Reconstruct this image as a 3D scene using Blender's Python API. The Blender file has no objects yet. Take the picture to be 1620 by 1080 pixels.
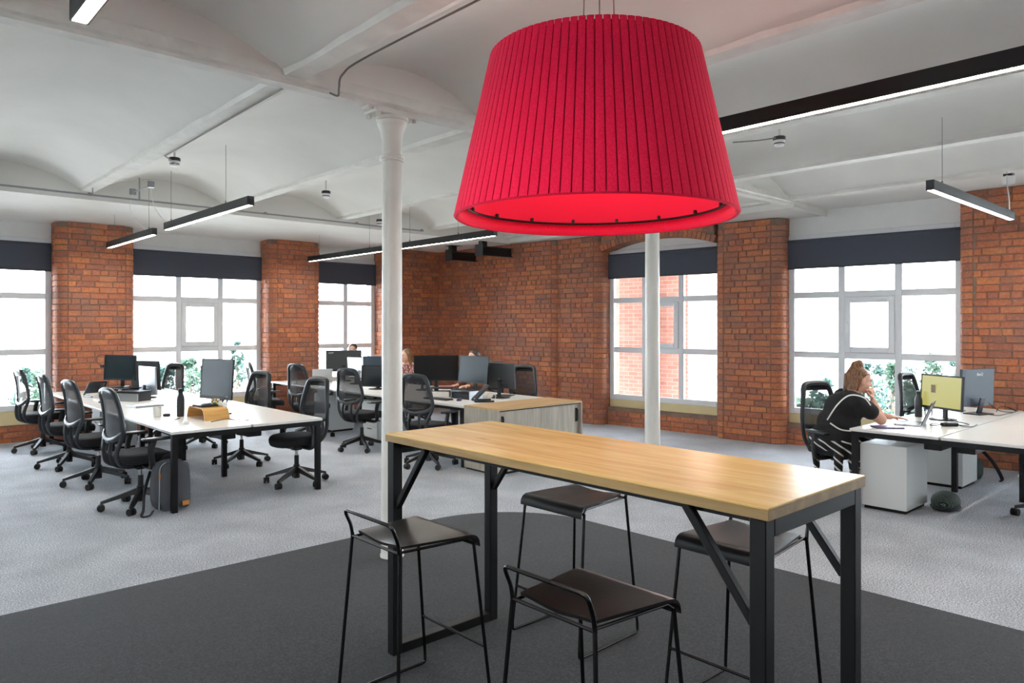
import bpy, bmesh, math, random
from mathutils import Vector, Matrix
random.seed(7)
PI = math.pi
sc = bpy.context.scene
C = sc.collection

# ------------------------------------------------------------------ camera, sky, exposure
cam_data = bpy.data.cameras.new('camera')
cam = bpy.data.objects.new('camera', cam_data)
C.objects.link(cam)
cam.location = (0, 0, 1.67)
cam.rotation_euler = (PI/2, 0, math.radians(47.34) - PI/2)
cam_data.sensor_width = 36.0
cam_data.lens = 36.0 * 1150.0 / 1620.0
cam_data.shift_y = -24.0 / 1620.0
cam_data.clip_start = 0.05
cam_data.clip_end = 500
sc.camera = cam

world = bpy.data.worlds.new('overcast_sky')
sc.world = world
world.use_nodes = True
bgn = world.node_tree.nodes['Background']
bgn.inputs['Color'].default_value = (0.80, 0.91, 1.0, 1)
SKY = 9.5
bgn.inputs['Strength'].default_value = SKY

sc.view_settings.view_transform = 'Standard'
sc.view_settings.look = 'None'
sc.view_settings.gamma = 1.0
sc.view_settings.use_curve_mapping = False
sc.view_settings.exposure = 1.1
try:
    sc.cycles.use_denoising = True
    sc.cycles.max_bounces = 10
    sc.cycles.diffuse_bounces = 6
    sc.cycles.transparent_max_bounces = 16
    sc.cycles.sample_clamp_indirect = 8.0
except Exception:
    pass
LED = 38.0       # brightness of the ceiling light strips

# ------------------------------------------------------------------ mesh helpers
class MB:
    def __init__(s):
        s.v = []; s.f = []
    def add(s, vs, fs):
        o = len(s.v)
        s.v.extend([tuple(p) for p in vs])
        s.f.extend([tuple(i + o for i in f) for f in fs])
        return s
    def box(s, c, d, rz=0.0, ch=0.0, M=None):
        """box of size d about c, edges chamfered by ch"""
        hx, hy, hz = d[0]/2, d[1]/2, d[2]/2
        pts = []; fs = []
        if ch <= 0:
            pts = [(x, y, z) for x in (-hx, hx) for y in (-hy, hy) for z in (-hz, hz)]
            fs = [(0,1,3,2), (4,6,7,5), (0,4,5,1), (2,3,7,6), (0,2,6,4), (1,5,7,3)]
        else:
            bm = bmesh.new()
            bmesh.ops.create_cube(bm, size=1.0)
            for v in bm.verts:
                v.co = Vector((v.co.x*d[0], v.co.y*d[1], v.co.z*d[2]))
            bmesh.ops.bevel(bm, geom=list(bm.edges), offset=min(ch, min(d)*0.49), segments=1 if ch < 0.012 else 3, affect='EDGES', profile=0.5)
            bm.verts.index_update()
            pts = [tuple(v.co) for v in bm.verts]
            fs = [tuple(v.index for v in f.verts) for f in bm.faces]
            bm.free()
        R = Matrix.Rotation(rz, 4, 'Z')
        if M is not None: R = R @ M
        T = Vector(c)
        return s.add([tuple(R @ Vector(p) + T) for p in pts], fs)
    def bb(s, x0, x1, y0, y1, z0, z1, ch=0.0):
        return s.box(((x0+x1)/2, (y0+y1)/2, (z0+z1)/2), (abs(x1-x0), abs(y1-y0), abs(z1-z0)), 0, ch)
    def cyl(s, p0, p1, r0, r1=None, n=16, cap=True):
        r1 = r0 if r1 is None else r1
        p0 = Vector(p0); p1 = Vector(p1)
        a = (p1 - p0).normalized()
        t = Vector((0,0,1)) if abs(a.z) < 0.9 else Vector((1,0,0))
        u = a.cross(t).normalized(); w = a.cross(u)
        vs = []
        for k in range(n):
            q = 2*PI*k/n
            e = u*math.cos(q) + w*math.sin(q)
            vs.append(p0 + e*r0); vs.append(p1 + e*r1)
        fs = [(2*k, 2*((k+1) % n), 2*((k+1) % n)+1, 2*k+1) for k in range(n)]
        if cap:
            fs.append(tuple(2*k for k in reversed(range(n)))); fs.append(tuple(2*k+1 for k in range(n)))
        return s.add(vs, fs)
    def tube(s, pts, r, n=8, closed=False, rads=None, flat=1.0, upv=None):
        """round rod swept along a polyline"""
        P = [Vector(p) for p in pts]; m = len(P)
        vs = []; fs = []; prev = None
        for i in range(m):
            if closed: a = (P[(i+1) % m] - P[i-1])
            else: a = (P[min(i+1, m-1)] - P[max(i-1, 0)])
            a = a.normalized() if a.length > 1e-9 else Vector((0,0,1))
            if upv is not None: t = Vector(upv)
            elif prev is None: t = Vector((0,0,1)) if abs(a.z) < 0.9 else Vector((1,0,0))
            else: t = prev
            u = a.cross(t)
            if u.length < 1e-5: u = a.cross(Vector((0.3,1,0.2)))
            u.normalize(); w = u.cross(a).normalized(); prev = w
            rr = rads[i] if rads else r
            for k in range(n):
                q = 2*PI*k/n
                vs.append(P[i] + (u*math.cos(q)*flat + w*math.sin(q))*rr)
        last = m if closed else m-1
        for i in range(last):
            j = (i+1) % m
            for k in range(n):
                fs.append((i*n+k, i*n+(k+1) % n, j*n+(k+1) % n, j*n+k))
        if not closed:
            fs.append(tuple(reversed(range(n)))); fs.append(tuple((m-1)*n+k for k in range(n)))
        return s.add(vs, fs)
    def lathe(s, prof, c=(0,0,0), n=24, cap=True):
        vs = []; fs = []; m = len(prof)
        for r, z in prof:
            for k in range(n):
                q = 2*PI*k/n
                vs.append((c[0]+r*math.cos(q), c[1]+r*math.sin(q), c[2]+z))
        for i in range(m-1):
            for k in range(n):
                fs.append((i*n+k, i*n+(k+1) % n, (i+1)*n+(k+1) % n, (i+1)*n+k))
        if cap:
            fs.append(tuple(reversed(range(n)))); fs.append(tuple((m-1)*n+k for k in range(n)))
        return s.add(vs, fs)
    def prism(s, poly, z0, z1):
        n = len(poly)
        vs = [(x, y, z0) for x, y in poly] + [(x, y, z1) for x, y in poly]
        fs = [tuple(reversed(range(n))), tuple(range(n, 2*n))] + [(k, (k+1) % n, (k+1) % n + n, k+n) for k in range(n)]
        return s.add(vs, fs)
    def ell(s, c, r, n=16, m=10, M=None):
        vs = []; fs = []
        for i in range(m+1):
            th = PI*i/m
            for k in range(n):
                ph = 2*PI*k/n
                p = Vector((r[0]*math.sin(th)*math.cos(ph), r[1]*math.sin(th)*math.sin(ph), r[2]*math.cos(th)))
                if M is not None: p = M @ p
                vs.append((c[0]+p.x, c[1]+p.y, c[2]+p.z))
        for i in range(m):
            for k in range(n):
                fs.append((i*n+k, (i+1)*n+k, (i+1)*n+(k+1) % n, i*n+(k+1) % n))
        return s.add(vs, fs)
    def cap(s, p0, p1, r0, r1=None, n=12):
        """tapered limb with round ends"""
        r1 = r0 if r1 is None else r1
        s.cyl(p0, p1, r0, r1, n)
        s.ell(p0, (r0*0.999,)*3, n, 8); s.ell(p1, (r1*0.999,)*3, n, 8)
        return s
    def grid(s, fn, nu, nv, closed_u=False):
        vs = [fn(i/nu, j/nv) for i in range(nu+1) for j in range(nv+1)]
        fs = [(i*(nv+1)+j, (i+1)*(nv+1)+j, (i+1)*(nv+1)+j+1, i*(nv+1)+j+1) for i in range(nu) for j in range(nv)]
        return s.add(vs, fs)
    def mesh(s, name, smooth=False):
        me = bpy.data.meshes.new(name)
        me.from_pydata(s.v, [], s.f)
        me.validate(); me.update()
        bm = bmesh.new(); bm.from_mesh(me)
        bmesh.ops.remove_doubles(bm, verts=bm.verts, dist=1e-6)
        bmesh.ops.recalc_face_normals(bm, faces=bm.faces)
        bm.to_mesh(me); bm.free()
        if smooth:
            me.polygons.foreach_set('use_smooth', [True]*len(me.polygons))
            try: me.set_sharp_from_angle(angle=math.radians(40))
            except Exception: pass
        return me

def link(name, me, m, parent=None, loc=None, rz=None, scale=None):
    o = bpy.data.objects.new(name, me)
    C.objects.link(o)
    if m is not None and len(me.materials) == 0: me.materials.append(m)
    if parent is not None: o.parent = parent
    if loc is not None: o.location = loc
    if rz is not None: o.rotation_euler = (0, 0, rz)
    if scale is not None: o.scale = scale
    return o
def obj(name, mb, m, parent=None, loc=None, rz=None, smooth=False):
    return link(name, mb.mesh(name, smooth), m, parent, loc, rz)
def tag(o, label, cat=None, group=None, kind=None):
    o['label'] = label
    if cat: o['category'] = cat
    if group: o['group'] = group
    if kind: o['kind'] = kind
    return o
def thing(name, label, cat, loc=(0,0,0), rz=0.0, group=None):
    o = bpy.data.objects.new(name, None)
    C.objects.link(o)
    o.empty_display_size = 0.1
    o.location = loc; o.rotation_euler = (0, 0, rz)
    return tag(o, label, cat, group)
def struct(name, mb, m, label, cat, smooth=False):
    o = obj(name, mb, m, smooth=smooth)
    return tag(o, label, cat, kind='structure')
def copy_tree(o, parent=None):
    c = o.copy(); C.objects.link(c); c.parent = parent
    for ch in list(o.children): copy_tree(ch, c)
    return c
def place(o, loc, rz, label, group=None):
    o.location = loc; o.rotation_euler = (0, 0, rz); o['label'] = label
    if group: o['group'] = group
    return o
def bez(p0, p1, p2, p3, n=10):
    out = []
    for i in range(n+1):
        t = i/n; a = 1-t
        out.append(tuple(a*a*a*p0[k] + 3*a*a*t*p1[k] + 3*a*t*t*p2[k] + t*t*t*p3[k] for k in range(3)))
    return out
def smooth_path(pts, n=6):
    """Catmull-Rom through the points"""
    P = [Vector(p) for p in pts]; out = []
    for i in range(len(P)-1):
        a = P[max(i-1,0)]; b = P[i]; c = P[i+1]; d = P[min(i+2, len(P)-1)]
        for k in range(n):
            t = k/n
            out.append(tuple(0.5*((2*b) + (c-a)*t + (2*a-5*b+4*c-d)*t*t + (3*b-a-3*c+d)*t*t*t)))
    out.append(tuple(P[-1]))
    return out
def fillet(pts, r, n=5):
    """polyline with rounded inner corners"""
    P = [Vector(p) for p in pts]; out = [tuple(P[0])]
    for i in range(1, len(P)-1):
        a = (P[i-1]-P[i]); b = (P[i+1]-P[i])
        rr = min(r, a.length*0.45, b.length*0.45)
        s0 = P[i] + a.normalized()*rr; s1 = P[i] + b.normalized()*rr
        for k in range(n+1):
            t = k/n
            out.append(tuple(s0*(1-t)**2 + P[i]*2*t*(1-t) + s1*t*t))
    out.append(tuple(P[-1]))
    return out

# ------------------------------------------------------------------ materials
def srgb(r, g, b):
    f = lambda c: (c/255/12.92) if c/255 <= 0.04045 else ((c/255+0.055)/1.055)**2.4
    return (f(r), f(g), f(b), 1.0)
def nt(name):
    m = bpy.data.materials.new(name); m.use_nodes = True
    t = m.node_tree
    return m, t, t.nodes['Principled BSDF'], t.nodes['Material Output']
def mat(name, col, rough=0.5, metal=0.0, bump=0.0, bscale=60.0, var=0.0, vscale=4.0, spec=None, coat=0.0):
    m, t, b, o = nt(name)
    b.inputs['Base Color'].default_value = col
    b.inputs['Roughness'].default_value = rough
    b.inputs['Metallic'].default_value = metal
    if spec is not None: b.inputs['Specular IOR Level'].default_value = spec
    if coat: b.inputs['Coat Weight'].default_value = coat
    tc = t.nodes.new('ShaderNodeTexCoord')
    if bump > 0:
        n = t.nodes.new('ShaderNodeTexNoise'); n.inputs['Scale'].default_value = bscale; n.inputs['Detail'].default_value = 4
        t.links.new(tc.outputs['Object'], n.inputs['Vector'])
        bp = t.nodes.new('ShaderNodeBump'); bp.inputs['Strength'].default_value = bump; bp.inputs['Distance'].default_value = 0.01
        t.links.new(n.outputs['Fac'], bp.inputs['Height']); t.links.new(bp.outputs['Normal'], b.inputs['Normal'])
    if var > 0:
        n2 = t.nodes.new('ShaderNodeTexNoise'); n2.inputs['Scale'].default_value = vscale; n2.inputs['Detail'].default_value = 5
        t.links.new(tc.outputs['Object'], n2.inputs['Vector'])
        mx = t.nodes.new('ShaderNodeMix'); mx.data_type = 'RGBA'; mx.blend_type = 'MULTIPLY'
        rp = t.nodes.new('ShaderNodeValToRGB')
        rp.color_ramp.elements[0].position = 0.3; rp.color_ramp.elements[1].position = 0.75
        rp.color_ramp.elements[0].color = (1-var, 1-var, 1-var, 1); rp.color_ramp.elements[1].color = (1+var*0.3, 1+var*0.3, 1+var*0.3, 1)
        t.links.new(n2.outputs['Fac'], rp.inputs['Fac'])
        mx.inputs['Factor'].default_value = 1.0
        mx.inputs['A'].default_value = col
        t.links.new(rp.outputs['Color'], mx.inputs['B'])
        t.links.new(mx.outputs['Result'], b.inputs['Base Color'])
    return m
def emit(name, col, s):
    m, t, b, o = nt(name)
    b.inputs['Base Color'].default_value = (0.8, 0.8, 0.8, 1)
    b.inputs['Emission Color'].default_value = col
    b.inputs['Emission Strength'].default_value = s
    return m

M = {}
M['plaster'] = mat('painted_plaster', srgb(226, 224, 218), 0.75, bump=0.25, bscale=9, var=0.10, vscale=1.1)
M['plaster_beam'] = mat('painted_beam', srgb(222, 219, 212), 0.6, bump=0.35, bscale=22, var=0.16, vscale=5)
M['white_wall'] = mat('white_plaster_wall', srgb(228, 228, 226), 0.7, bump=0.08, bscale=12, var=0.05)
M['col_white'] = mat('white_gloss_paint', srgb(226, 223, 214), 0.35, bump=0.08, bscale=14, var=0.06)
M['upvc'] = mat('white_window_plastic', srgb(225, 227, 230), 0.3, var=0.03)
M['cream'] = mat('cream_board', srgb(222, 205, 158), 0.6, var=0.08)
M['blind'] = mat('charcoal_blind_fabric', srgb(70, 74, 86), 0.85, bump=0.1, bscale=300)
M['black'] = mat('black_powder_coat', srgb(11, 11, 12), 0.45, bump=0.04, bscale=200, spec=0.3)
M['blackplastic'] = mat('black_plastic', srgb(22, 23, 26), 0.42, bump=0.05, bscale=120)
M['greyplastic'] = mat('dark_grey_plastic', srgb(44, 48, 53), 0.36, bump=0.05, bscale=120)
M['fabric'] = mat('black_seat_fabric', srgb(24, 25, 28), 0.9, bump=0.5, bscale=350)
M['rod'] = mat('black_gloss_rod', srgb(14, 14, 15), 0.25)
M['rubber'] = mat('black_rubber', srgb(20, 20, 21), 0.6)
M['chrome'] = mat('chrome', srgb(200, 200, 200), 0.2, 1.0)
M['steel'] = mat('brushed_steel', srgb(170, 172, 175), 0.35, 1.0)
M['galv'] = mat('galvanised_conduit', srgb(150, 152, 155), 0.4, 0.8)
M['desk'] = mat('white_laminate', srgb(232, 230, 226), 0.28, var=0.02)
M['white'] = mat('white_plastic', srgb(232, 232, 230), 0.4)
M['cabinet'] = mat('white_metal_pedestal', srgb(214, 216, 214), 0.45, var=0.02)
M['silver'] = mat('silver_aluminium', srgb(176, 180, 186), 0.33, 0.7)
M['screen'] = mat('dark_glossy_screen', srgb(18, 22, 26), 0.10, spec=0.7)
M['stool_seat'] = mat('black_stained_seat', srgb(24, 24, 25), 0.3, bump=0.05, bscale=40, var=0.2, vscale=6)
M['skin'] = mat('skin', srgb(222, 172, 148), 0.5, var=0.06, vscale=20)
M['cable'] = mat('black_cable', srgb(24, 24, 26), 0.5)
M['greycable'] = mat('grey_cable', srgb(120, 118, 112), 0.6)
M['bracket'] = mat('black_steel_beam', srgb(26, 26, 27), 0.5, bump=0.1, bscale=40)
M['led'] = emit('led_diffuser', (1.0, 0.93, 0.82, 1), LED)
M['darkglass'] = mat('charcoal_metal', srgb(62, 64, 70), 0.3, 0.6)

def brick_material():
    m, t, b, o = nt('old_red_brick')
    N = t.nodes.new; L = t.links.new
    oi = N('ShaderNodeObjectInfo'); ge = N('ShaderNodeNewGeometry')
    add = N('ShaderNodeMath'); add.operation = 'ADD'; L(oi.outputs['Random'], add.inputs[0]); L(ge.outputs['Random Per Island'], add.inputs[1])
    fr = N('ShaderNodeMath'); fr.operation = 'FRACT'; L(add.outputs[0], fr.inputs[0])
    rp = N('ShaderNodeValToRGB'); cr = rp.color_ramp
    cols = [(0.0, srgb(160, 102, 82)), (0.16, srgb(174, 106, 80)), (0.34, srgb(186, 111, 79)), (0.52, srgb(193, 115, 80)), (0.70, srgb(199, 121, 81)), (0.86, srgb(211, 133, 84)), (1.0, srgb(178, 108, 83))]
    cr.elements[0].position, cr.elements[0].color = cols[0]
    cr.elements[1].position, cr.elements[1].color = cols[-1]
    for p, c in cols[1:-1]:
        e = cr.elements.new(p); e.color = c
    L(fr.outputs[0], rp.inputs['Fac'])
    n1 = N('ShaderNodeTexNoise'); n1.inputs['Scale'].default_value = 26; n1.inputs['Detail'].default_value = 6; n1.inputs['Roughness'].default_value = 0.7
    L(ge.outputs['Position'], n1.inputs['Vector'])
    r1 = N('ShaderNodeValToRGB'); r1.color_ramp.elements[0].position = 0.34; r1.color_ramp.elements[1].position = 0.62
    r1.color_ramp.elements[0].color = (0.58, 0.55, 0.55, 1); r1.color_ramp.elements[1].color = (1.08, 1.05, 1.0, 1)
    L(n1.outputs['Fac'], r1.inputs['Fac'])
    mx = N('ShaderNodeMix'); mx.data_type = 'RGBA'; mx.blend_type = 'MULTIPLY'; mx.inputs['Factor'].default_value = 0.8
    L(rp.outputs['Color'], mx.inputs['A']); L(r1.outputs['Color'], mx.inputs['B'])
    # patches of old soot and remnants of pale paint
    n2 = N('ShaderNodeTexNoise'); n2.inputs['Scale'].default_value = 1.7; n2.inputs['Detail'].default_value = 7; n2.inputs['Roughness'].default_value = 0.65
    L(ge.outputs['Position'], n2.inputs['Vector'])
    r2 = N('ShaderNodeValToRGB'); r2.color_ramp.elements[0].position = 0.44; r2.color_ramp.elements[1].position = 0.66
    L(n2.outputs['Fac'], r2.inputs['Fac'])
    sc2 = N('ShaderNodeMath'); sc2.operation = 'MULTIPLY'; sc2.inputs[1].default_value = 0.62; L(r2.outputs['Color'], sc2.inputs[0])
    m2 = N('ShaderNodeMix'); m2.data_type = 'RGBA'
    L(sc2.outputs[0], m2.inputs['Factor']); L(mx.outputs['Result'], m2.inputs['A']); m2.inputs['B'].default_value = srgb(140, 108, 95)
    n3 = N('ShaderNodeTexNoise'); n3.inputs['Scale'].default_value = 38; n3.inputs['Detail'].default_value = 3
    L(ge.outputs['Position'], n3.inputs['Vector'])
    r3 = N('ShaderNodeValToRGB'); r3.color_ramp.elements[0].position = 0.66; r3.color_ramp.elements[1].position = 0.72
    L(n3.outputs['Fac'], r3.inputs['Fac'])
    s3 = N('ShaderNodeMath'); s3.operation = 'MULTIPLY'; s3.inputs[1].default_value = 0.6; L(r3.outputs['Color'], s3.inputs[0])
    m3 = N('ShaderNodeMix'); m3.data_type = 'RGBA'
    L(s3.outputs[0], m3.inputs['Factor']); L(m2.outputs['Result'], m3.inputs['A']); m3.inputs['B'].default_value = srgb(214, 168, 140)
    L(m3.outputs['Result'], b.inputs['Base Color'])
    b.inputs['Roughness'].default_value = 0.72
    n4 = N('ShaderNodeTexNoise'); n4.inputs['Scale'].default_value = 70; n4.inputs['Detail'].default_value = 6
    L(ge.outputs['Position'], n4.inputs['Vector'])
    bp = N('ShaderNodeBump'); bp.inputs['Strength'].default_value = 0.7; bp.inputs['Distance'].default_value = 0.006
    L(n4.outputs['Fac'], bp.inputs['Height']); L(bp.outputs['Normal'], b.inputs['Normal'])
    return m
M['brick'] = brick_material()
M['mortar'] = mat('lime_mortar', srgb(142, 118, 104), 0.9, bump=0.6, bscale=60, var=0.3, vscale=6)

def carpet(name, c0, c1, c2):
    m, t, b, o = nt(name)
    N = t.nodes.new; L = t.links.new
    ge = N('ShaderNodeNewGeometry')
    n1 = N('ShaderNodeTexNoise'); n1.inputs['Scale'].default_value = 95; n1.inputs['Detail'].default_value = 5; n1.inputs['Roughness'].default_value = 0.85
    L(ge.outputs['Position'], n1.inputs['Vector'])
    rp = N('ShaderNodeValToRGB'); cr = rp.color_ramp
    cr.elements[0].position = 0.38; cr.elements[0].color = c0
    cr.elements[1].position = 0.62; cr.elements[1].color = c2
    e = cr.elements.new(0.5); e.color = c1
    L(n1.outputs['Fac'], rp.inputs['Fac'])
    n2 = N('ShaderNodeTexNoise'); n2.inputs['Scale'].default_value = 2.2; n2.inputs['Detail'].default_value = 6
    L(ge.outputs['Position'], n2.inputs['Vector'])
    r2 = N('ShaderNodeValToRGB'); r2.color_ramp.elements[0].color = (0.86, 0.86, 0.87, 1); r2.color_ramp.elements[1].color = (1.1, 1.1, 1.1, 1)
    r2.color_ramp.elements[0].position = 0.35; r2.color_ramp.elements[1].position = 0.65
    L(n2.outputs['Fac'], r2.inputs['Fac'])
    mx = N('ShaderNodeMix'); mx.data_type = 'RGBA'; mx.blend_type = 'MULTIPLY'; mx.inputs['Factor'].default_value = 1
    L(rp.outputs['Color'], mx.inputs['A']); L(r2.outputs['Color'], mx.inputs['B'])
    L(mx.outputs['Result'], b.inputs['Base Color'])
    b.inputs['Roughness'].default_value = 0.95
    b.inputs['Specular IOR Level'].default_value = 0.2
    b.inputs['Sheen Weight'].default_value = 0.15
    bp = N('ShaderNodeBump'); bp.inputs['Strength'].default_value = 0.3; bp.inputs['Distance'].default_value = 0.004
    L(n1.outputs['Fac'], bp.inputs['Height']); L(bp.outputs['Normal'], b.inputs['Normal'])
    return m
M['carpet'] = carpet('grey_carpet', srgb(86, 89, 96), srgb(160, 163, 170), srgb(232, 235, 240))
M['carpet_dark'] = carpet('charcoal_carpet', srgb(11, 11, 13), srgb(28, 29, 32), srgb(58, 59, 63))

def wood(name, c0, c1, c2, axis='Y', rough=0.42, scale=1.0, knots=True):
    m, t, b, o = nt(name)
    N = t.nodes.new; L = t.links.new
    tc = N('ShaderNodeTexCoord'); mp = N('ShaderNodeMapping')
    s = {'X': (0.9, 9, 9), 'Y': (9, 0.9, 9), 'Z': (9, 9, 0.9)}[axis]
    mp.inputs['Scale'].default_value = tuple(q*scale for q in s)
    L(tc.outputs['Object'], mp.inputs['Vector'])
    n1 = N('ShaderNodeTexNoise'); n1.inputs['Scale'].default_value = 2.0; n1.inputs['Detail'].default_value = 6; n1.inputs['Distortion'].default_value = 0.6
    L(mp.outputs['Vector'], n1.inputs['Vector'])
    rp = N('ShaderNodeValToRGB'); cr = rp.color_ramp
    cr.elements[0].position = 0.3; cr.elements[0].color = c0
    cr.elements[1].position = 0.72; cr.elements[1].color = c2
    e = cr.elements.new(0.5); e.color = c1
    L(n1.outputs['Fac'], rp.inputs['Fac'])
    n2 = N('ShaderNodeTexNoise'); n2.inputs['Scale'].default_value = 14; n2.inputs['Detail'].default_value = 3
    L(mp.outputs['Vector'], n2.inputs['Vector'])
    r2 = N('ShaderNodeValToRGB'); r2.color_ramp.elements[0].color = (0.86, 0.84, 0.82, 1); r2.color_ramp.elements[1].color = (1.05, 1.05, 1.05, 1)
    L(n2.outputs['Fac'], r2.inputs['Fac'])
    mx = N('ShaderNodeMix'); mx.data_type = 'RGBA'; mx.blend_type = 'MULTIPLY'; mx.inputs['Factor'].default_value = 0.7
    L(rp.outputs['Color'], mx.inputs['A']); L(r2.outputs['Color'], mx.inputs['B'])
    out = mx.outputs['Result']
    if knots:
        mp2 = N('ShaderNodeMapping'); s2 = {'X': (2.2, 6.5, 6), 'Y': (6.5, 2.2, 6), 'Z': (6, 6, 2.2)}[axis]
        mp2.inputs['Scale'].default_value = s2
        L(tc.outputs['Object'], mp2.inputs['Vector'])
        vo = N('ShaderNodeTexVoronoi'); vo.inputs['Scale'].default_value = 0.8
        L(mp2.outputs['Vector'], vo.inputs['Vector'])
        r3 = N('ShaderNodeValToRGB'); r3.color_ramp.elements[0].position = 0.02; r3.color_ramp.elements[1].position = 0.11
        r3.color_ramp.elements[0].color = (0.62, 0.5, 0.42, 1); r3.color_ramp.elements[1].color = (1, 1, 1, 1)
        L(vo.outputs['Distance'], r3.inputs['Fac'])
        m3 = N('ShaderNodeMix'); m3.data_type = 'RGBA'; m3.blend_type = 'MULTIPLY'; m3.inputs['Factor'].default_value = 0.8
        L(out, m3.inputs['A']); L(r3.outputs['Color'], m3.inputs['B']); out = m3.outputs['Result']
    L(out, b.inputs['Base Color'])
    b.inputs['Roughness'].default_value = rough
    return m
M['oak'] = wood('honey_oak', srgb(210, 172, 106), srgb(223, 190, 121), srgb(234, 205, 139), 'Y', 0.27)
M['oak_edge'] = wood('oak_edge_band', srgb(138, 110, 66), srgb(158, 128, 80), srgb(174, 144, 94), 'Y', 0.5, knots=False)
M['oak_top'] = wood('oak_cabinet_top', srgb(190, 152, 104), srgb(204, 168, 120), srgb(214, 180, 134), 'X', 0.4)
M['grey_oak'] = wood('grey_oak', srgb(158, 150, 136), srgb(176, 168, 153), srgb(192, 184, 168), 'Z', 0.5)
M['bent_oak'] = wood('bent_oak_ply', srgb(200, 148, 82), srgb(216, 164, 94), srgb(226, 178, 110), 'X', 0.4, knots=False)

def glass_material():
    m, t, b, o = nt('window_glass')
    N = t.nodes.new; L = t.links.new
    t.nodes.remove(b)
    tr = N('ShaderNodeBsdfTransparent'); gl = N('ShaderNodeBsdfGlossy'); gl.inputs['Roughness'].default_value = 0.02
    fr = N('ShaderNodeFresnel'); fr.inputs['IOR'].default_value = 1.35
    mx = N('ShaderNodeMixShader'); L(fr.outputs[0], mx.inputs['Fac']); L(tr.outputs[0], mx.inputs[1]); L(gl.outputs[0], mx.inputs[2])
    L(mx.outputs[0], o.inputs['Surface'])
    return m
M['glass'] = glass_material()
def mesh_fabric():
    m, t, b, o = nt('chair_mesh_fabric')
    N = t.nodes.new; L = t.links.new
    b.inputs['Base Color'].default_value = srgb(42, 44, 48); b.inputs['Roughness'].default_value = 0.7
    tr = N('ShaderNodeBsdfTransparent')
    mx = N('ShaderNodeMixShader'); mx.inputs['Fac'].default_value = 0.84
    L(tr.outputs[0], mx.inputs[1]); L(b.outputs[0], mx.inputs[2]); L(mx.outputs[0], o.inputs['Surface'])
    return m
M['mesh'] = mesh_fabric()
def felt():
    m, t, b, o = nt('red_felt')
    N = t.nodes.new; L = t.links.new
    b.inputs['Base Color'].default_value = srgb(200, 22, 56); b.inputs['Roughness'].default_value = 0.95
    b.inputs['Specular IOR Level'].default_value = 0.15; b.inputs['Sheen Weight'].default_value = 0.5; b.inputs['Sheen Tint'].default_value = srgb(255, 120, 140)
    ge = N('ShaderNodeNewGeometry'); n = N('ShaderNodeTexNoise'); n.inputs['Scale'].default_value = 140; n.inputs['Detail'].default_value = 6
    L(ge.outputs['Position'], n.inputs['Vector'])
    rp = N('ShaderNodeValToRGB'); rp.color_ramp.elements[0].color = srgb(236, 20, 64); rp.color_ramp.elements[1].color = srgb(248, 36, 82)
    rp.color_ramp.elements[0].position = 0.35; rp.color_ramp.elements[1].position = 0.65
    L(n.outputs['Fac'], rp.inputs['Fac']); L(rp.outputs['Color'], b.inputs['Base Color'])
    bp = N('ShaderNodeBump'); bp.inputs['Strength'].default_value = 0.2; bp.inputs['Distance'].default_value = 0.002
    L(n.outputs['Fac'], bp.inputs['Height']); L(bp.outputs['Normal'], b.inputs['Normal'])
    return m
M['felt'] = felt()
M['liner'] = mat('crimson_shade_liner', srgb(222, 14, 66), 0.8)
# ------------------------------------------------------------------ the shell of the room
# wall frames: local x runs along the wall, local +y points into the room
BW = math.radians(95.27)
FR_B = (Vector((9.627, 5.967, 0)), BW)            # brick wall on the far right
FR_L = (Vector((0, 12.15, 0)), PI)                # window wall on the left (local x = -X)
def fmat(fr): return Matrix.Translation(fr[0]) @ Matrix.Rotation(fr[1], 4, 'Z')
def in_frame(o, fr):
    o.location = fr[0]; o.rotation_euler = (0, 0, fr[1]); return o
FLOOR = struct('floor', MB().bb(-4.2, 12, -4.2, 13.4, -0.3, 0.0), M['carpet'], 'speckled grey carpet covering the whole office floor', 'floor')
# charcoal carpet zone with a rounded corner
poly = [(-4.1, -4.1), (4.80, -4.1), (4.74, 1.9), (4.71, 3.6)]
for k in range(13):
    a = PI/2*k/12
    poly.append((3.75 + 0.95*math.cos(a), 4.12 + 0.955*math.sin(a)))
poly += [(2.9, 5.075), (-4.1, 5.075)]
struct('floor', MB().prism(poly, 0.0005, 0.005), M['carpet_dark'], 'charcoal carpet zone with one rounded corner under the high table', 'floor')

# ---- bricks
CP = 0.0865; BH = 0.0765
def brick_mesh(L, jit, seed):
    rnd = random.Random(seed)
    y0, y1, c = -0.028, 0.011, 0.006
    J = lambda a: rnd.uniform(-a, a)
    hx, hz = L/2, BH/2
    back = [(-hx, y0, -hz), (hx, y0, -hz), (hx, y0, hz), (-hx, y0, hz)]
    mid = [(x+J(jit), y1-c+J(0.002), z+J(jit*0.7)) for x, _, z in back]
    fr = [(x*(1-c/hx)+J(jit), y1+J(0.003), z*(1-c/hz)+J(jit)) for x, _, z in back]
    mb = MB(); v = back+mid+fr
    f = [(8, 9, 10, 11)]
    for k in range(4):
        j = (k+1) % 4
        f += [(k, j, 4+j, 4+k), (4+k, 4+j, 8+j, 8+k)]
    mb.add(v, f)
    me = mb.mesh('brick'); me.materials.append(M['brick'])
    return me
BRICKS = [brick_mesh(0.232, 0.0035, 100+i) for i in range(8)]
HEADS = [brick_mesh(0.108, 0.003, 200+i) for i in range(5)]
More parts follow.
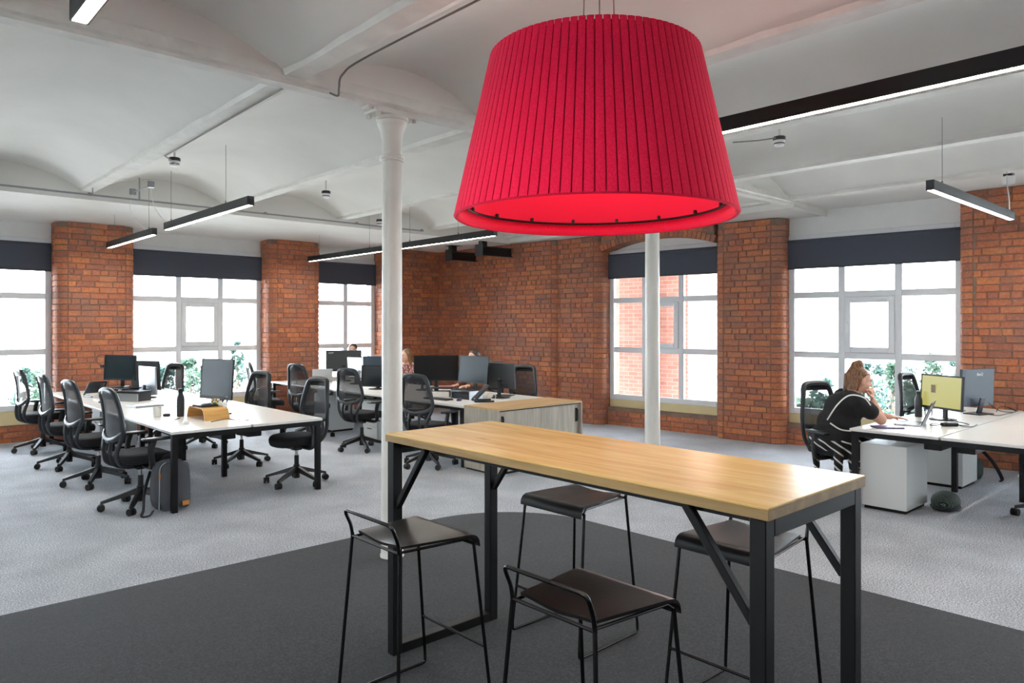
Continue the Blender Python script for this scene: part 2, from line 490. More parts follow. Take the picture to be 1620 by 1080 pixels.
def corner_mesh(r, seed):
    mb = MB(); n = 5; ro = r+0.010; ri = r-0.03; hz = BH/2; c = 0.005
    vs = []; fs = []
    for k in range(n+1):
        a = PI/2*k/n*0.96+0.03
        for rr, zz in ((ri, -hz), (ro-c, -hz), (ro, -hz+c), (ro, hz-c), (ro-c, hz), (ri, hz)):
            vs.append((rr*math.cos(a), rr*math.sin(a), zz))
    for k in range(n):
        for q in range(5):
            fs.append((k*6+q, k*6+q+1, (k+1)*6+q+1, (k+1)*6+q))
    fs.append(tuple(range(6))); fs.append(tuple(n*6+q for q in reversed(range(6))))
    mb.add(vs, fs)
    me = mb.mesh('brick', True); me.materials.append(M['brick'])
    return me
def lay(out, s0, s1, z0, z1, tr, phase=0, mask=None, seed=1):
    """fills a flat stretch with coursed bricks; tr maps (s, z) to local location and turn"""
    rnd = random.Random(seed); k = 0; z = z0
    while z + CP*0.6 < z1:
        head = (k + phase) % 5 == 3
        unit = 0.1165 if head else 0.2405
        x = s0 - (unit*0.5 if (k % 2) else 0.0) - (unit*0.25 if (k % 3 == 2) else 0)
        while x < s1-0.012:
            u = unit if head or rnd.random() > 0.07 else unit*0.5
            a = max(x, s0); b = min(x+u, s1)
            if b-a > 0.035:
                sm = (a+b)/2; zc = z+CP/2
                if mask is None or mask(sm, zc, (b-a)/2):
                    loc, rz = tr(sm, zc)
                    ln = b-a-0.009
                    if ln > 0.17: me, sx = rnd.choice(BRICKS), ln/0.232
                    else: me, sx = rnd.choice(HEADS), ln/0.108
                    flip = rnd.random() > 0.5
                    out.append((me, (loc[0], loc[1]+rnd.uniform(-0.003, 0.003), loc[2]), rz, (sx if not flip else sx, 1, 1)))
            x += u
        k += 1; z += CP
def put_bricks(root, out, fr, most=300):
    T = fmat(fr)
    out.sort(key=lambda b: (T @ Vector(b[1])).length)
    for me, loc, rz, scl in out[:most]:
        o = bpy.data.objects.new('brick', me); C.objects.link(o); o.parent = root
        o.location = loc; o.rotation_euler = (0, 0, rz); o.scale = scl
    rest = out[most:]
    if rest:
        mb = MB()
        for me, loc, rz, scl in rest:
            X = Matrix.Translation(loc) @ Matrix.Rotation(rz, 4, 'Z') @ Matrix.Diagonal((*scl, 1))
            mb.add([tuple(X @ v.co) for v in me.vertices], [tuple(p.vertices) for p in me.polygons])
        me = bpy.data.meshes.new('brickwork'); me.from_pydata(mb.v, [], mb.f); me.update()
        o = link('brickwork', me, M['brick'], root); o['kind'] = 'stuff'
def pier(name, fr, s0, s1, yb, r, z1, label, yf=0.0, round0=True, round1=True, seed=1, most=300):
    """a brick pier between two openings: round-edged, standing proud of the window plane"""
    def arc(cx, cy, a0, a1):
        return [(cx+r*math.cos(a0+(a1-a0)*k/6), cy+r*math.sin(a0+(a1-a0)*k/6)) for k in range(7)]
    pts = [(s0, yb-0.3), (s1, yb-0.3)]
    pts += arc(s1-r, yf-r, 0, PI/2) if round1 else [(s1, yf)]
    pts += arc(s0+r, yf-r, PI/2, PI) if round0 else [(s0, yf)]
    o = in_frame(struct(name, MB().prism(pts, 0, z1), M['mortar'], label, 'wall'), fr)
    out = []
    lay(out, s0+(r if round0 else 0), s1-(r if round1 else 0), 0.0, z1, lambda s, z: ((s, yf, z), 0.0), seed=seed)
    cm = [corner_mesh(r, i) for i in range(1)]
    nz = int(z1/CP)
    if round1:
        for k in range(nz): out.append((cm[0], (s1-r, yf-r, (k+0.5)*CP), 0.0, (1, 1, 1)))
        lay(out, yb, yf-r, 0.0, z1, lambda s, z: ((s1, s, z), -PI/2), seed=seed+3)
    if round0:
        for k in range(nz): out.append((cm[0], (s0+r, yf-r, (k+0.5)*CP), PI/2, (1, 1, 1)))
        lay(out, yb, yf-r, 0.0, z1, lambda s, z: ((s0, s, z), PI/2), seed=seed+5)
    put_bricks(o, out, fr, most)
    return o
ZC = 3.175
YL = -0.37          # window plane behind the pier faces, left wall
YB = -0.25          # the same, right wall
RL, RB = 0.13, 0.15
# left wall (local x = -X)
pier('wall_left', FR_L, -3.31, -2.281, YL, RL, 3.19, 'orange brick pier between the two widest windows with round edges', seed=11)
pier('wall_left', FR_L, -6.445, -5.474, YL, RL, 3.19, 'red brick pier beside the narrow window at the far end', seed=21)
pier('wall_left', FR_L, -9.2, -7.816, YL, 0.05, 3.19, 'dark brick corner section where the two brick walls meet', yf=0.15, round0=False, seed=31)
pier('wall_left', FR_L, -0.10, 1.0, YL, RL, 3.19, 'brick pier before the first window of the left wall', seed=41, most=60)
# right wall (local x grows towards the corner)
pier('wall_right', FR_B, -1.02, 0.0, YB, RB, 3.20, 'brown brick pier between the arched window and the wide window', seed=51)
pier('wall_right', FR_B, -4.35, -3.18, YB, RB, 3.31, 'orange brick pier at the end of the desk with cables', seed=61)
pier('wall_right', FR_B, 2.985, 6.35, -0.1, 0.10, 3.20, 'long rough brown brick wall behind the bank of desks', yf=0.06, round0=True, round1=False, seed=71)
pier('wall_right', FR_B, 2.06, 3.02, YB, RB, 3.20, 'narrow brick strip beside the arched window', round0=True, round1=False, seed=81)
pier('wall_right', FR_B, -8.6, -6.5, YB, RB, 3.31, 'brick wall past the last window', round0=False, seed=91, most=20)

# brick arch over the middle window of the right wall
ARC_S, ARC_W = 1.03, 1.03
ARC_Z0, ARC_Z1 = 2.93, 3.095
h_ = ARC_Z1-ARC_Z0; ARC_R = (ARC_W**2+h_**2)/(2*h_); ARC_C = ARC_Z1-ARC_R
def arc_z(s, r=ARC_R): return ARC_C + math.sqrt(max(r*r-(s-ARC_S)**2, 0))
mb = MB(); n = 20
prof = [(ARC_S-ARC_W+2*ARC_W*k/n) for k in range(n+1)]
vs = []; fs = []
for s in prof:
    for y in (0.0, YB-0.3):
        vs += [(s, y, arc_z(s)), (s, y, 3.32)]
for k in range(n):
    a, b = 4*k, 4*(k+1)
    fs += [(a, b, b+1, a+1), (a+2, a+3, b+3, b+2), (a, a+2, b+2, b), (a+1, b+1, b+3, a+3)]
fs += [(0, 1, 3, 2), (4*n, 4*n+2, 4*n+3, 4*n+1)]
mb.add(vs, fs)
arch = in_frame(struct('wall_right', mb, M['mortar'], 'shallow brick arch spanning the top of the arched window', 'wall'), FR_B)
out = []
def vouss():
    mb = MB(); w0, w1, L = 0.068, 0.074, 0.112; y0, y1, c = -0.24, 0.011, 0.005
    b = [(-w0/2, 0), (w0/2, 0), (w1/2, L), (-w1/2, L)]
    v = [(x, y0, z) for x, z in b] + [(x, y1-c, z) for x, z in b] + [(x*0.88, y1, z*0.92+0.004) for x, z in b]
    f = [(8, 9, 10, 11)]
    for k in range(4):
        j = (k+1) % 4; f += [(k, j, 4+j, 4+k), (4+k, 4+j, 8+j, 8+k)]
    mb.add(v, f); me = mb.mesh('brick'); me.materials.append(M['brick']); return me
vm = vouss()
nv = 27
amax = math.asin(ARC_W/ARC_R)
for k in range(nv):
    a = -amax + 2*amax*(k+0.5)/nv
    o = bpy.data.objects.new('brick', vm); C.objects.link(o); o.parent = arch
    o.location = (ARC_S+ARC_R*math.sin(a)*1.0, 0, ARC_C+(ARC_R-0.004)*math.cos(a)); o.rotation_euler = (0, a, 0)
lay(out, 0.0, 2.06, 2.94, 3.21, lambda s, z: ((s, 0, z), 0.0), mask=lambda s, z, w: z-CP/2 > arc_z(s, ARC_R+0.105)-0.01, seed=95)
put_bricks(arch, out, FR_B)

# ---- windows
ZW = (0.45, 1.295, 2.113, 2.96)
def bar(mb, x0, x1, y0, y1, z0, z1): mb.bb(x0, x1, y0, y1, z0, z1, 0.006)
WN = [0]
def window(fr, s0, s1, mulls, yw, label, opener=1, zs=ZW, glass=True):
    """white framed window; yw = room side of its frame in the wall frame"""
    WN[0] += 1
    y0, y1 = yw-0.07, yw
    fw = 0.085; bw = 0.088
    mb = MB()
    bar(mb, s0, s0+fw, y0, y1, zs[0], zs[3]); bar(mb, s1-fw, s1, y0, y1, zs[0], zs[3])
    bar(mb, s0+fw, s1-fw, y0, y1, zs[0], zs[0]+fw); bar(mb, s0+fw, s1-fw, y0, y1, zs[3]-fw, zs[3])
    w = in_frame(struct('window_%d' % WN[0], mb, M['upvc'], label, 'window'), fr)
    xs = [s0+fw] + sorted(mulls) + [s1-fw]
    for m_ in sorted(mulls):
        b = MB(); bar(b, m_-bw/2, m_+bw/2, y0+0.004, y1-0.006, zs[0]+fw, zs[3]-fw); obj('mullion', b, M['upvc'], w)
    for z in zs[1:3]:
        b = MB(); bar(b, s0+fw, s1-fw, y0+0.008, y1-0.010, z-bw/2, z+bw/2); obj('transom', b, M['upvc'], w)
    zz = [zs[0]+fw, zs[1], zs[2], zs[3]-fw]
    for i in range(len(xs)-1):
        for j in range(3):
            a, b_, c, d = xs[i], xs[i+1], zz[j], zz[j+1]
            if i > 0: a += bw/2
            if i < len(xs)-2: b_ -= bw/2
            if j > 0: c += bw/2
            if j < 2: d -= bw/2
            if i == opener and j == 1:
                cw = 0.075; k = MB()
                bar(k, a, a+cw, y0+0.01, y1+0.012, c, d); bar(k, b_-cw, b_, y0+0.01, y1+0.012, c, d)
                bar(k, a+cw, b_-cw, y0+0.01, y1+0.012, c, c+cw); bar(k, a+cw, b_-cw, y0+0.01, y1+0.012, d-cw, d)
                cs = obj('casement', k, M['upvc'], w)
                hx = b_-cw/2; hz = (c+d)/2
                hd = MB(); hd.box((hx, y1+0.018, hz), (0.026, 0.014, 0.07), 0, 0.004)
                hd.tube([(hx, y1+0.022, hz+0.015), (hx, y1+0.05, hz+0.015), (hx, y1+0.055, hz-0.10)], 0.009, 8)
                obj('window_handle', hd, M['white'], cs)
                a += cw; b_ -= cw; c += cw; d -= cw
            if glass:
                obj('pane', MB().bb(a, b_, y0+0.028, y0+0.036, c, d), M['glass'], w)
    return w
def blind(fr, s0, s1, y, z0, z1, label):
    o = in_frame(thing('roller_blind', label, 'blind'), fr)
    obj('blind_fabric', MB().bb(s0+0.015, s1-0.015, y-0.002, y+0.002, z0+0.012, z1-0.03), M['blind'], o)
    b = MB(); b.cyl((s0+0.015, y-0.02, z1-0.03), (s1-0.015, y-0.02, z1-0.03), 0.028, n=14); obj('roller_tube', b, M['blind'], o, smooth=True)
    obj('bottom_bar', MB().bb(s0+0.015, s1-0.015, y-0.006, y+0.006, z0, z0+0.022, 0.003), M['greyplastic'], o)
    return o
TN = [0]
def trim(mb, m, label, cat='trim', fr=None, smooth=False):
    TN[0] += 1
    o = struct('trim_%d' % TN[0], mb, m, label, cat, smooth)
    return in_frame(o, fr) if fr else o
def under(fr, s0, s1, yw, yb, name, what, seed):
    """brick below a window with the cream board on top"""
    o = in_frame(struct(name, MB().bb(s0, s1, yb-0.5, yb, 0, 0.30), M['mortar'], 'low brick course under ' + what, 'wall'), fr)
    out = []; lay(out, s0, s1, -0.022, 0.245, lambda s, z: ((s, yb, z), 0.0), seed=seed); put_bricks(o, out, fr)
    trim(MB().bb(s0+0.004, s1-0.004, yw-0.30, yw-0.004, 0.25, 0.45, 0.004), M['cream'], 'cream painted sill board under ' + what, 'sill', fr)
def lintel(fr, s0, s1, yw, z0, z1, what):
    trim(MB().bb(s0-0.005, s1+0.005, yw-0.25, yw-0.03, z0, z1), M['white_wall'], 'white plastered lintel above ' + what, 'lintel', fr)
WT = [('the window nearest the four chairs in a row', FR_L, -2.281, -0.10, [-0.83, -1.56], YL, 1),
      ('the wide window behind the desks with the wooden riser', FR_L, -5.474, -3.31, [-4.078, -4.76], YL, 1),
      ('the narrow window in the far corner', FR_L, -7.816, -6.445, [-7.164], YL, 9),
      ('the arched window behind the slim column', FR_B, 0.0, 2.06, [0.698, 1.374], YB, 1),
      ('the wide window behind the seated woman in black', FR_B, -3.18, -1.02, [-1.744, -2.451], YB, 1)]
for i, (what, fr, s0, s1, mu, yw, op) in enumerate(WT):
    zs = ZW if fr is FR_L else (0.43, 1.272, 2.108, 2.96)
    window(fr, s0, s1, mu, yw, 'white framed ' + what.replace('the ', '', 1), op, zs)
    blind(fr, s0, s1, yw+0.06, 2.475, 2.895, 'charcoal roller blind half drawn over ' + what)
    under(fr, s0, s1, yw, yw-0.02 if fr is FR_L else yw+0.07, 'wall_left' if fr is FR_L else 'wall_right', what, 300+i)
    lintel(fr, s0, s1, yw, 2.93, 3.32, what)
# further windows of the same floor, out of the frame
window(FR_L, 1.0, 3.1, [1.7, 2.4], YL, 'white framed window past the frame of the left wall', 9)
window(FR_B, -6.5, -4.35, [-5.1, -5.8], YB, 'white framed window past the frame of the right wall', 9)
struct('wall_left', MB().bb(-4.4, -3.1, 12.15, 12.9, 0, 3.3), M['white_wall'], 'plain end of the left wall', 'wall')
in_frame(struct('wall_left', MB().bb(1.0, 3.1, YL-0.4, YL, 0, 0.45).bb(1.0, 3.1, YL-0.4, YL, 2.96, 3.3), M['white_wall'], 'plain wall about the unseen left window', 'wall'), FR_L)
in_frame(struct('wall_right', MB().bb(-6.5, -4.35, YB-0.4, YB, 0, 0.45).bb(-6.5, -4.35, YB-0.4, YB, 2.96, 3.4), M['white_wall'], 'plain wall about the unseen right window', 'wall'), FR_B)
# unseen walls behind the camera; one window added to light the pendant
FR_W = (Vector((-4.0, 0, 0)), -PI/2)   # local +y = +X
FR_S = (Vector((0, -4.0, 0)), 0.0)     # local +y = +Y
for fr, a, b, nm in ((FR_W, -13.0, 4.0, 'wall_back'), (FR_S, -4.4, 11.5, 'wall_front')):
    ops = []; x = a+1.0
    for x in ((-3.6,) if nm == 'wall_back' else ()):
        ops.append((x, x+1.5))
    mb = MB(); mb.bb(a, b, -0.5, 0, 0, 0.45); mb.bb(a, b, -0.5, 0, 2.96, 3.6)
    e = a
    for p, q in ops:
        mb.bb(e, p, -0.5, 0, 0.45, 2.96); e = q
    mb.bb(e, b, -0.5, 0, 0.45, 2.96)
    in_frame(struct(nm, mb, M['white_wall'], 'unseen white wall on the %s side behind the photographer' % ('long' if nm == 'wall_back' else 'short'), 'wall'), fr)
    for p, q in ops:
        window(fr, p, q, [p+0.75], -0.2, 'white framed window added behind the photographer in the %s wall to light the pendant' % nm.split('_')[1], 9, glass=False)

# ---- ceiling: shallow plaster vaults between ribs, carried by a beam on columns
RIBS = [2.15+1.69*k for k in range(-4, 5)]
ZR, RISE, RWD = 3.30, 0.23, 0.075
def vault_z(x):
    for a, b in zip(RIBS[:-1], RIBS[1:]):
        if a <= x <= b:
            a0, b0 = a+RWD, b-RWD
            if x <= a0 or x >= b0: return ZR
            t = (x-a0)/(b0-a0)
            return ZR + RISE*math.sin(PI*t)**0.75 if False else ZR + RISE*(1-(2*t-1)**2)
    return ZR
xs = []
for a, b in zip(RIBS[:-1], RIBS[1:]):
    xs += [a-RWD, a+RWD-0.001] + [a+RWD+(b-a-2*RWD)*k/20 for k in range(0, 20)]
xs += [RIBS[-1]-RWD, RIBS[-1]+RWD]
xs = sorted(set(round(x, 4) for x in xs if x >= -4.3))
YE = 9.80
mb = MB()
ys = [-4.3, 0, 2.2, 4.5, 6.3, 8.0, YE]
vs = [(x, y, vault_z(x)) for x in xs for y in ys]; m_ = len(ys)
mb.add(vs, [(i*m_+j, (i+1)*m_+j, (i+1)*m_+j+1, i*m_+j+1) for i in range(len(xs)-1) for j in range(m_-1)])
# spandrels where the vaults end
for y in (YE, ):
    n = len(xs); vs = [(x, y, vault_z(x)) for x in xs] + [(x, y, 3.18) for x in xs]
    mb.add(vs, [(i, i+1, n+i+1, n+i) for i in range(n-1)])
me = mb.mesh('ceiling', True)
ceil = link('ceiling', me, M['plaster']); tag(ceil, 'white plaster ceiling of shallow parallel vaults', 'ceiling', kind='structure')
# flat bands of ceiling along the window walls
mb = MB()
mb.add([(-4.3, YE, 3.285), (10.6, YE, 3.20), (10.6, 13.2, 3.155), (-4.3, 13.2, 3.165)], [(0, 1, 2, 3)])
mb.add([(RIBS[-1]+RWD-0.02, 4.46, 3.215), (11, 4.46, 3.20), (10.6, YE, 3.20), (RIBS[-1]+RWD-0.02, YE, 3.21)], [(0, 1, 2, 3)])
mb.add([(RIBS[-1]+RWD-0.02, -4.3, 3.30), (11.5, -4.3, 3.305), (11.5, 4.46, 3.285), (RIBS[-1]+RWD-0.02, 4.46, 3.29)], [(0, 1, 2, 3)])
mb.add([(RIBS[-1]+RWD-0.02, 4.46, 3.31), (11.5, 4.46, 3.31), (11.5, 4.46, 3.19), (RIBS[-1]+RWD-0.02, 4.46, 3.19)], [(0, 1, 2, 3)])
mb.add([(RIBS[-1]+RWD-0.02, 4.4, 3.31), (RIBS[-1]+RWD-0.02, YE+.05, 3.31), (RIBS[-1]+RWD-0.02, YE+.05, 3.19), (RIBS[-1]+RWD-0.02, 4.4, 3.19)], [(0, 1, 2, 3)])
o = obj('ceiling', mb, M['plaster']); tag(o, 'flat white ceiling band along the window walls', 'ceiling', kind='structure')
o = obj('roof_shell', MB().bb(-4.8, 12.5, -4.8, 13.6, 3.6, 3.75), M['white_wall']); tag(o, 'unseen shell over the vaulted ceiling that keeps out sky light', 'roof_shell', kind='structure')  # unseen shell, added to keep sky light out of the room
struct('wall_shell', MB().bb(-4.8, 12.5, 12.75, 13.0, 3.13, 3.7).bb(9.9, 12.5, -4.8, 13.0, 3.33, 3.7).bb(-4.8, -4.3, -4.8, 13, 3.1, 3.7).bb(-4.8, 12.5, -4.8, -4.4, 3.1, 3.7), M['white_wall'], 'unseen outer shell closing the ceiling space against sky light', 'wall')  # unseen shell, added to stop sky light at the wall heads
# ribs: rough plastered casings of the joists
rnd = random.Random(5)
for k, x in enumerate(RIBS):
    if x < -3: continue
    mb = MB(); N_ = 60
    y0, y1 = -4.3, (YE if x < 8.8 else YE)
    pr = []
    for i in range(N_+1):
        y = y0+(y1-y0)*i/N_
        w0 = RWD+0.012+rnd.uniform(-0.006, 0.008); w1 = RWD+0.004+rnd.uniform(-0.003, 0.003)
        pr.append([(x-w0, y, ZR+0.02), (x-w0+0.02, y, ZR-0.028), (x+w1-0.01, y, ZR-0.030), (x+w1, y, ZR+0.02)])
    vs = [p for q in pr for p in q]
    mb.add(vs, [(4*i+j, 4*i+j+1, 4*(i+1)+j+1, 4*(i+1)+j) for i in range(N_) for j in range(3)])
    what = ['', 'furthest behind the photographer', 'behind the photographer', 'over the near edge of the floor', 'above the nearest row of chairs', 'above the red pendant', 'past the first column', 'between the second column and the brick wall', 'closest to the right brick wall'][k]
    trim(mb, M['plaster_beam'], 'white plastered ceiling rib ' + what, 'beam', smooth=True)
# main beam along the columns, with the spandrel of each vault above it
mb = MB()
BY = 4.47
prof = [(-0.075, 3.335), (-0.075, 3.262), (-0.052, 3.250), (-0.052, 3.226), (0.052, 3.226), (0.052, 3.250), (0.075, 3.262), (0.075, 3.335)]
N_ = 30; x0, x1 = -4.3, 9.35
vs = []
for i in range(N_+1):
    x = x0+(x1-x0)*i/N_; j = rnd.uniform(-0.003, 0.003)
    vs += [(x, BY+a, z+j) for a, z in prof]
mb.add(vs, [(8*i+j, 8*i+(j+1) % 8, 8*(i+1)+(j+1) % 8, 8*(i+1)+j) for i in range(N_) for j in range(8)])
mb.add([vs[k] for k in range(8)], [tuple(range(8))]); mb.add([vs[8*N_+k] for k in range(8)], [tuple(range(8))])
trim(mb, M['plaster_beam'], 'white painted iron beam resting on the two columns', 'beam', smooth=True)
mb = MB(); n = len(xs)
for yy in (BY-0.055, BY+0.055):
    vs = [(x, yy, vault_z(x)+0.01) for x in xs] + [(x, yy, 3.27) for x in xs]
    mb.add(vs, [(i, i+1, n+i+1, n+i) for i in range(n-1)])
trim(mb, M['plaster'], 'plastered spandrels filling the vault ends above the iron beam', 'wall')
# ------------------------------------------------------------------ columns
def column(x, y, lean, label):
    t = thing('column', label, 'column', (x, y, 0))
    k = MB().lathe([(0.086, 0), (0.086, 0.02), (0.081, 0.03), (0.080, 0.07)], n=28); obj('column_base', k, M['col_white'], t, smooth=True)
    k = MB()
    k.add(*(lambda n, rows: ([(r*math.cos(2*PI*i/n)+dx, r*math.sin(2*PI*i/n), z) for r, z, dx in rows for i in range(n)],
          [(j*n+i, j*n+(i+1) % n, (j+1)*n+(i+1) % n, (j+1)*n+i) for j in range(len(rows)-1) for i in range(n)]))(28, [(0.080, 0.06, 0), (0.074, 1.2, 0), (0.071, 2.88, 0)]))
    obj('shaft', k, M['col_white'], t, smooth=True)
    k = MB().lathe([(0.071, 2.86), (0.085, 2.865), (0.090, 2.875), (0.085, 2.885), (0.089, 2.893), (0.085, 2.903), (0.070, 2.91)], n=28)
    obj('collar', k, M['col_white'], t, smooth=True)
    k = MB().lathe([(0.070, 2.90), (0.070, 2.96), (0.074, 3.02), (0.084, 3.075), (0.098, 3.11), (0.100, 3.115), (0.104, 3.12), (0.108, 3.13), (0.108, 3.15), (0.116, 3.155), (0.116, 3.18), (0.10, 3.185)], n=28)
    obj('capital', k, M['col_white'], t, smooth=True)
    k = MB().bb(-0.185, 0.185, -0.085, 0.085, 3.183, 3.226, 0.006).bb(-0.23, 0.23, -0.055, 0.055, 3.20, 3.235, 0.006)
    obj('bearing_plate', k, M['plaster_beam'], t)
    for sx in (-1, 1):
        for sy in (-1, 1):
            k = MB().cyl((sx*0.155, sy*0.062, 3.155), (sx*0.155, sy*0.062, 3.19), 0.017, n=6); obj('bolt', k, M['plaster_beam'], t)
    return t
c1 = column(2.935, 4.47, 0, 'white cast iron column standing behind the high oak table, its capital in view')
c1.rotation_euler = (0.0, 0.0, 0)
column(6.06, 4.47, 0, 'slimmer looking white column in front of the arched window')

# ------------------------------------------------------------------ red pendant
LX, LY, ZB, ZT, RBOT, RTOP = 2.425, 2.10, 2.148, 2.842, 0.612, 0.456
lamp = thing('pendant_lamp', 'huge red pleated felt drum pendant hanging above the oak table', 'pendant lamp', (LX, LY, ZB))
NS = 92; Hh = ZT-ZB
def strip():
    mb = MB(); n = 5; g = 0.86
    a0 = PI/NS*g
    vs = []; rows = 6
    for j in range(rows+1):
        t = j/rows; r = RBOT+(RTOP-RBOT)*t; z = Hh*t
        for k in range(3):
            a = -a0+2*a0*k/2
            vs.append(((r+0.002*(1-(k-1)**2))*math.cos(a), (r+0.002*(1-(k-1)**2))*math.sin(a), z))
        for k in range(3):
            a = -a0+2*a0*k/2
            vs.append(((r-0.006)*math.cos(a), (r-0.006)*math.sin(a), z))
    fs = []
    for j in range(rows):
        b, c = 6*j, 6*(j+1)
        fs += [(b, b+1, c+1, c), (b+1, b+2, c+2, c+1), (b+3, c+3, c+4, b+4), (b+4, c+4, c+5, b+5), (b, c, c+3, b+3), (b+2, b+5, c+5, c+2)]
    fs += [(0, 3, 4, 1), (1, 4, 5, 2)]; b = 6*rows; fs += [(b, b+1, b+4, b+3), (b+1, b+2, b+5, b+4)]
    mb.add(vs, fs); me = mb.mesh('felt_strip', True); me.materials.append(M['felt']); return me
sm = strip()
for k in range(NS):
    o = bpy.data.objects.new('felt_strip', sm); C.objects.link(o); o.parent = lamp; o.rotation_euler = (0, 0, 2*PI*k/NS)
# liner, set back from the strips
def frust(r0, r1, z0, z1, th=0.004, n=92):
    return MB().lathe([(r0, z0), (r1, z1), (r1-th, z1), (r0-th, z0), (r0, z0)], n=n, cap=False)
rz_ = lambda z: RBOT+(RTOP-RBOT)*z/Hh
obj('shade_liner', frust(rz_(0.0)-0.016, rz_(Hh-0.01)-0.016, 0.004, Hh-0.01), M['liner'], lamp, smooth=True)
# turned-in hem at the bottom
mb = MB(); n = 92
pr = [(rz_(0)+0.003, 0.0), (rz_(0)-0.004, -0.007), (rz_(0)-0.016, -0.004), (rz_(0)-0.024, 0.02), (rz_(0.045)-0.03, 0.045), (rz_(0.045)-0.012, 0.047)]
obj('hem_ring', MB().lathe(pr, n=92, cap=False), M['felt'], lamp, smooth=True)
obj('wire_ring', MB().tube([((rz_(0.05)-0.034)*math.cos(2*PI*k/72), (rz_(0.05)-0.034)*math.sin(2*PI*k/72), 0.05) for k in range(72)], 0.006, 6, True), M['black'], lamp, smooth=True)
cm = MB().box((0, 0, 0), (0.014, 0.014, 0.022), 0, 0.003).mesh('clip'); cm.materials.append(M['blackplastic'])
for k in range(16):
    a = 2*PI*(k+0.3)/16
    o = bpy.data.objects.new('clip', cm); C.objects.link(o); o.parent = lamp
    o.location = ((rz_(0.06)-0.03)*math.cos(a), (rz_(0.06)-0.03)*math.sin(a), 0.062); o.rotation_euler = (0, 0, a)
obj('top_ring', MB().tube([((RTOP-0.02)*math.cos(2*PI*k/72), (RTOP-0.02)*math.sin(2*PI*k/72), Hh-0.02) for k in range(72)], 0.006, 6, True), M['black'], lamp, smooth=True)
mb = MB()
for k in range(3):
    a = 2*PI*k/3+0.4
    mb.tube([(0, 0, Hh-0.02), ((RTOP-0.02)*math.cos(a), (RTOP-0.02)*math.sin(a), Hh-0.02)], 0.005, 6)
obj('spider', mb, M['black'], lamp)
for k, (dx, dy) in enumerate(((-0.05, 0.02), (-0.02, -0.05), (0.06, -0.07))):
    obj('suspension_cable', MB().tube([(dx, dy, Hh-0.03), (dx*0.8, dy*0.8, 3.50-ZB)], 0.0028, 6), M['greycable'], lamp)
obj('ceiling_rose', MB().lathe([(0.06, 3.49-ZB), (0.06, 3.515-ZB), (0.05, 3.53-ZB)], n=24), M['white'], lamp, smooth=True)
obj('lamp_holder', MB().cyl((0, 0, Hh-0.14), (0, 0, Hh-0.02), 0.022, n=16), M['blackplastic'], lamp, smooth=True)
M['bulb'] = emit('opal_bulb', (1.0, 0.86, 0.74, 1), 42.0)
obj('bulb', MB().ell((0, 0, Hh-0.20), (0.06, 0.06, 0.07), 20, 12), M['bulb'], lamp, smooth=True)

# ------------------------------------------------------------------ high oak table
TX0, TX1, TY0, TY1, TZ = 2.04, 2.755, 1.08, 3.17, 1.125
tb = thing('high_table', 'long high oak topped table on a black steel frame under the red pendant', 'table', ((TX0+TX1)/2, (TY0+TY1)/2, 0))
W_, L_ = TX1-TX0, TY1-TY0
top = obj('tabletop', MB().box((0, 0, TZ-0.004), (W_, L_, 0.008), 0, 0.002), M['oak'], tb)
obj('edge_band', MB().box((0, 0, TZ-0.0245), (W_-0.001, L_-0.001, 0.033), 0, 0.002), M['oak_edge'], top)
LT = 0.055
for e in (-1, 1):
    y = e*(L_/2-LT/2-0.012)
    for sx in (-1, 1):
        obj('leg', MB().box((sx*(W_/2-LT/2-0.006), y, (TZ-0.041)/2), (LT, LT, TZ-0.041), 0, 0.003), M['black'], tb)
    obj('top_rail', MB().box((0, y, TZ-0.041-0.03), (W_-2*LT-0.012, LT, 0.058), 0, 0.003), M['black'], tb)
    obj('floor_rail', MB().box((0, y, 0.028), (W_-2*LT-0.012, LT, 0.05), 0, 0.003), M['black'], tb)
    for sx in (-1, 1):
        x = sx*(W_/2-LT/2-0.006)
        p0 = Vector((x, y-e*LT*0.45, TZ-0.041-0.33)); p1 = Vector((x, y-e*0.27, TZ-0.048))
        d = (p1-p0); mid = (p0+p1)/2; ang = math.atan2(d.z, d.y)
        obj('brace', MB().box(mid, (0.03, d.length, 0.03), 0, 0.003, M=Matrix.Rotation(ang, 4, 'X')), M['black'], tb)
for sx in (-1, 1):
    obj('long_rail', MB().box((sx*(W_/2-0.09), 0, TZ-0.057), (0.04, L_-2*LT-0.03, 0.03), 0, 0.002), M['black'], tb)

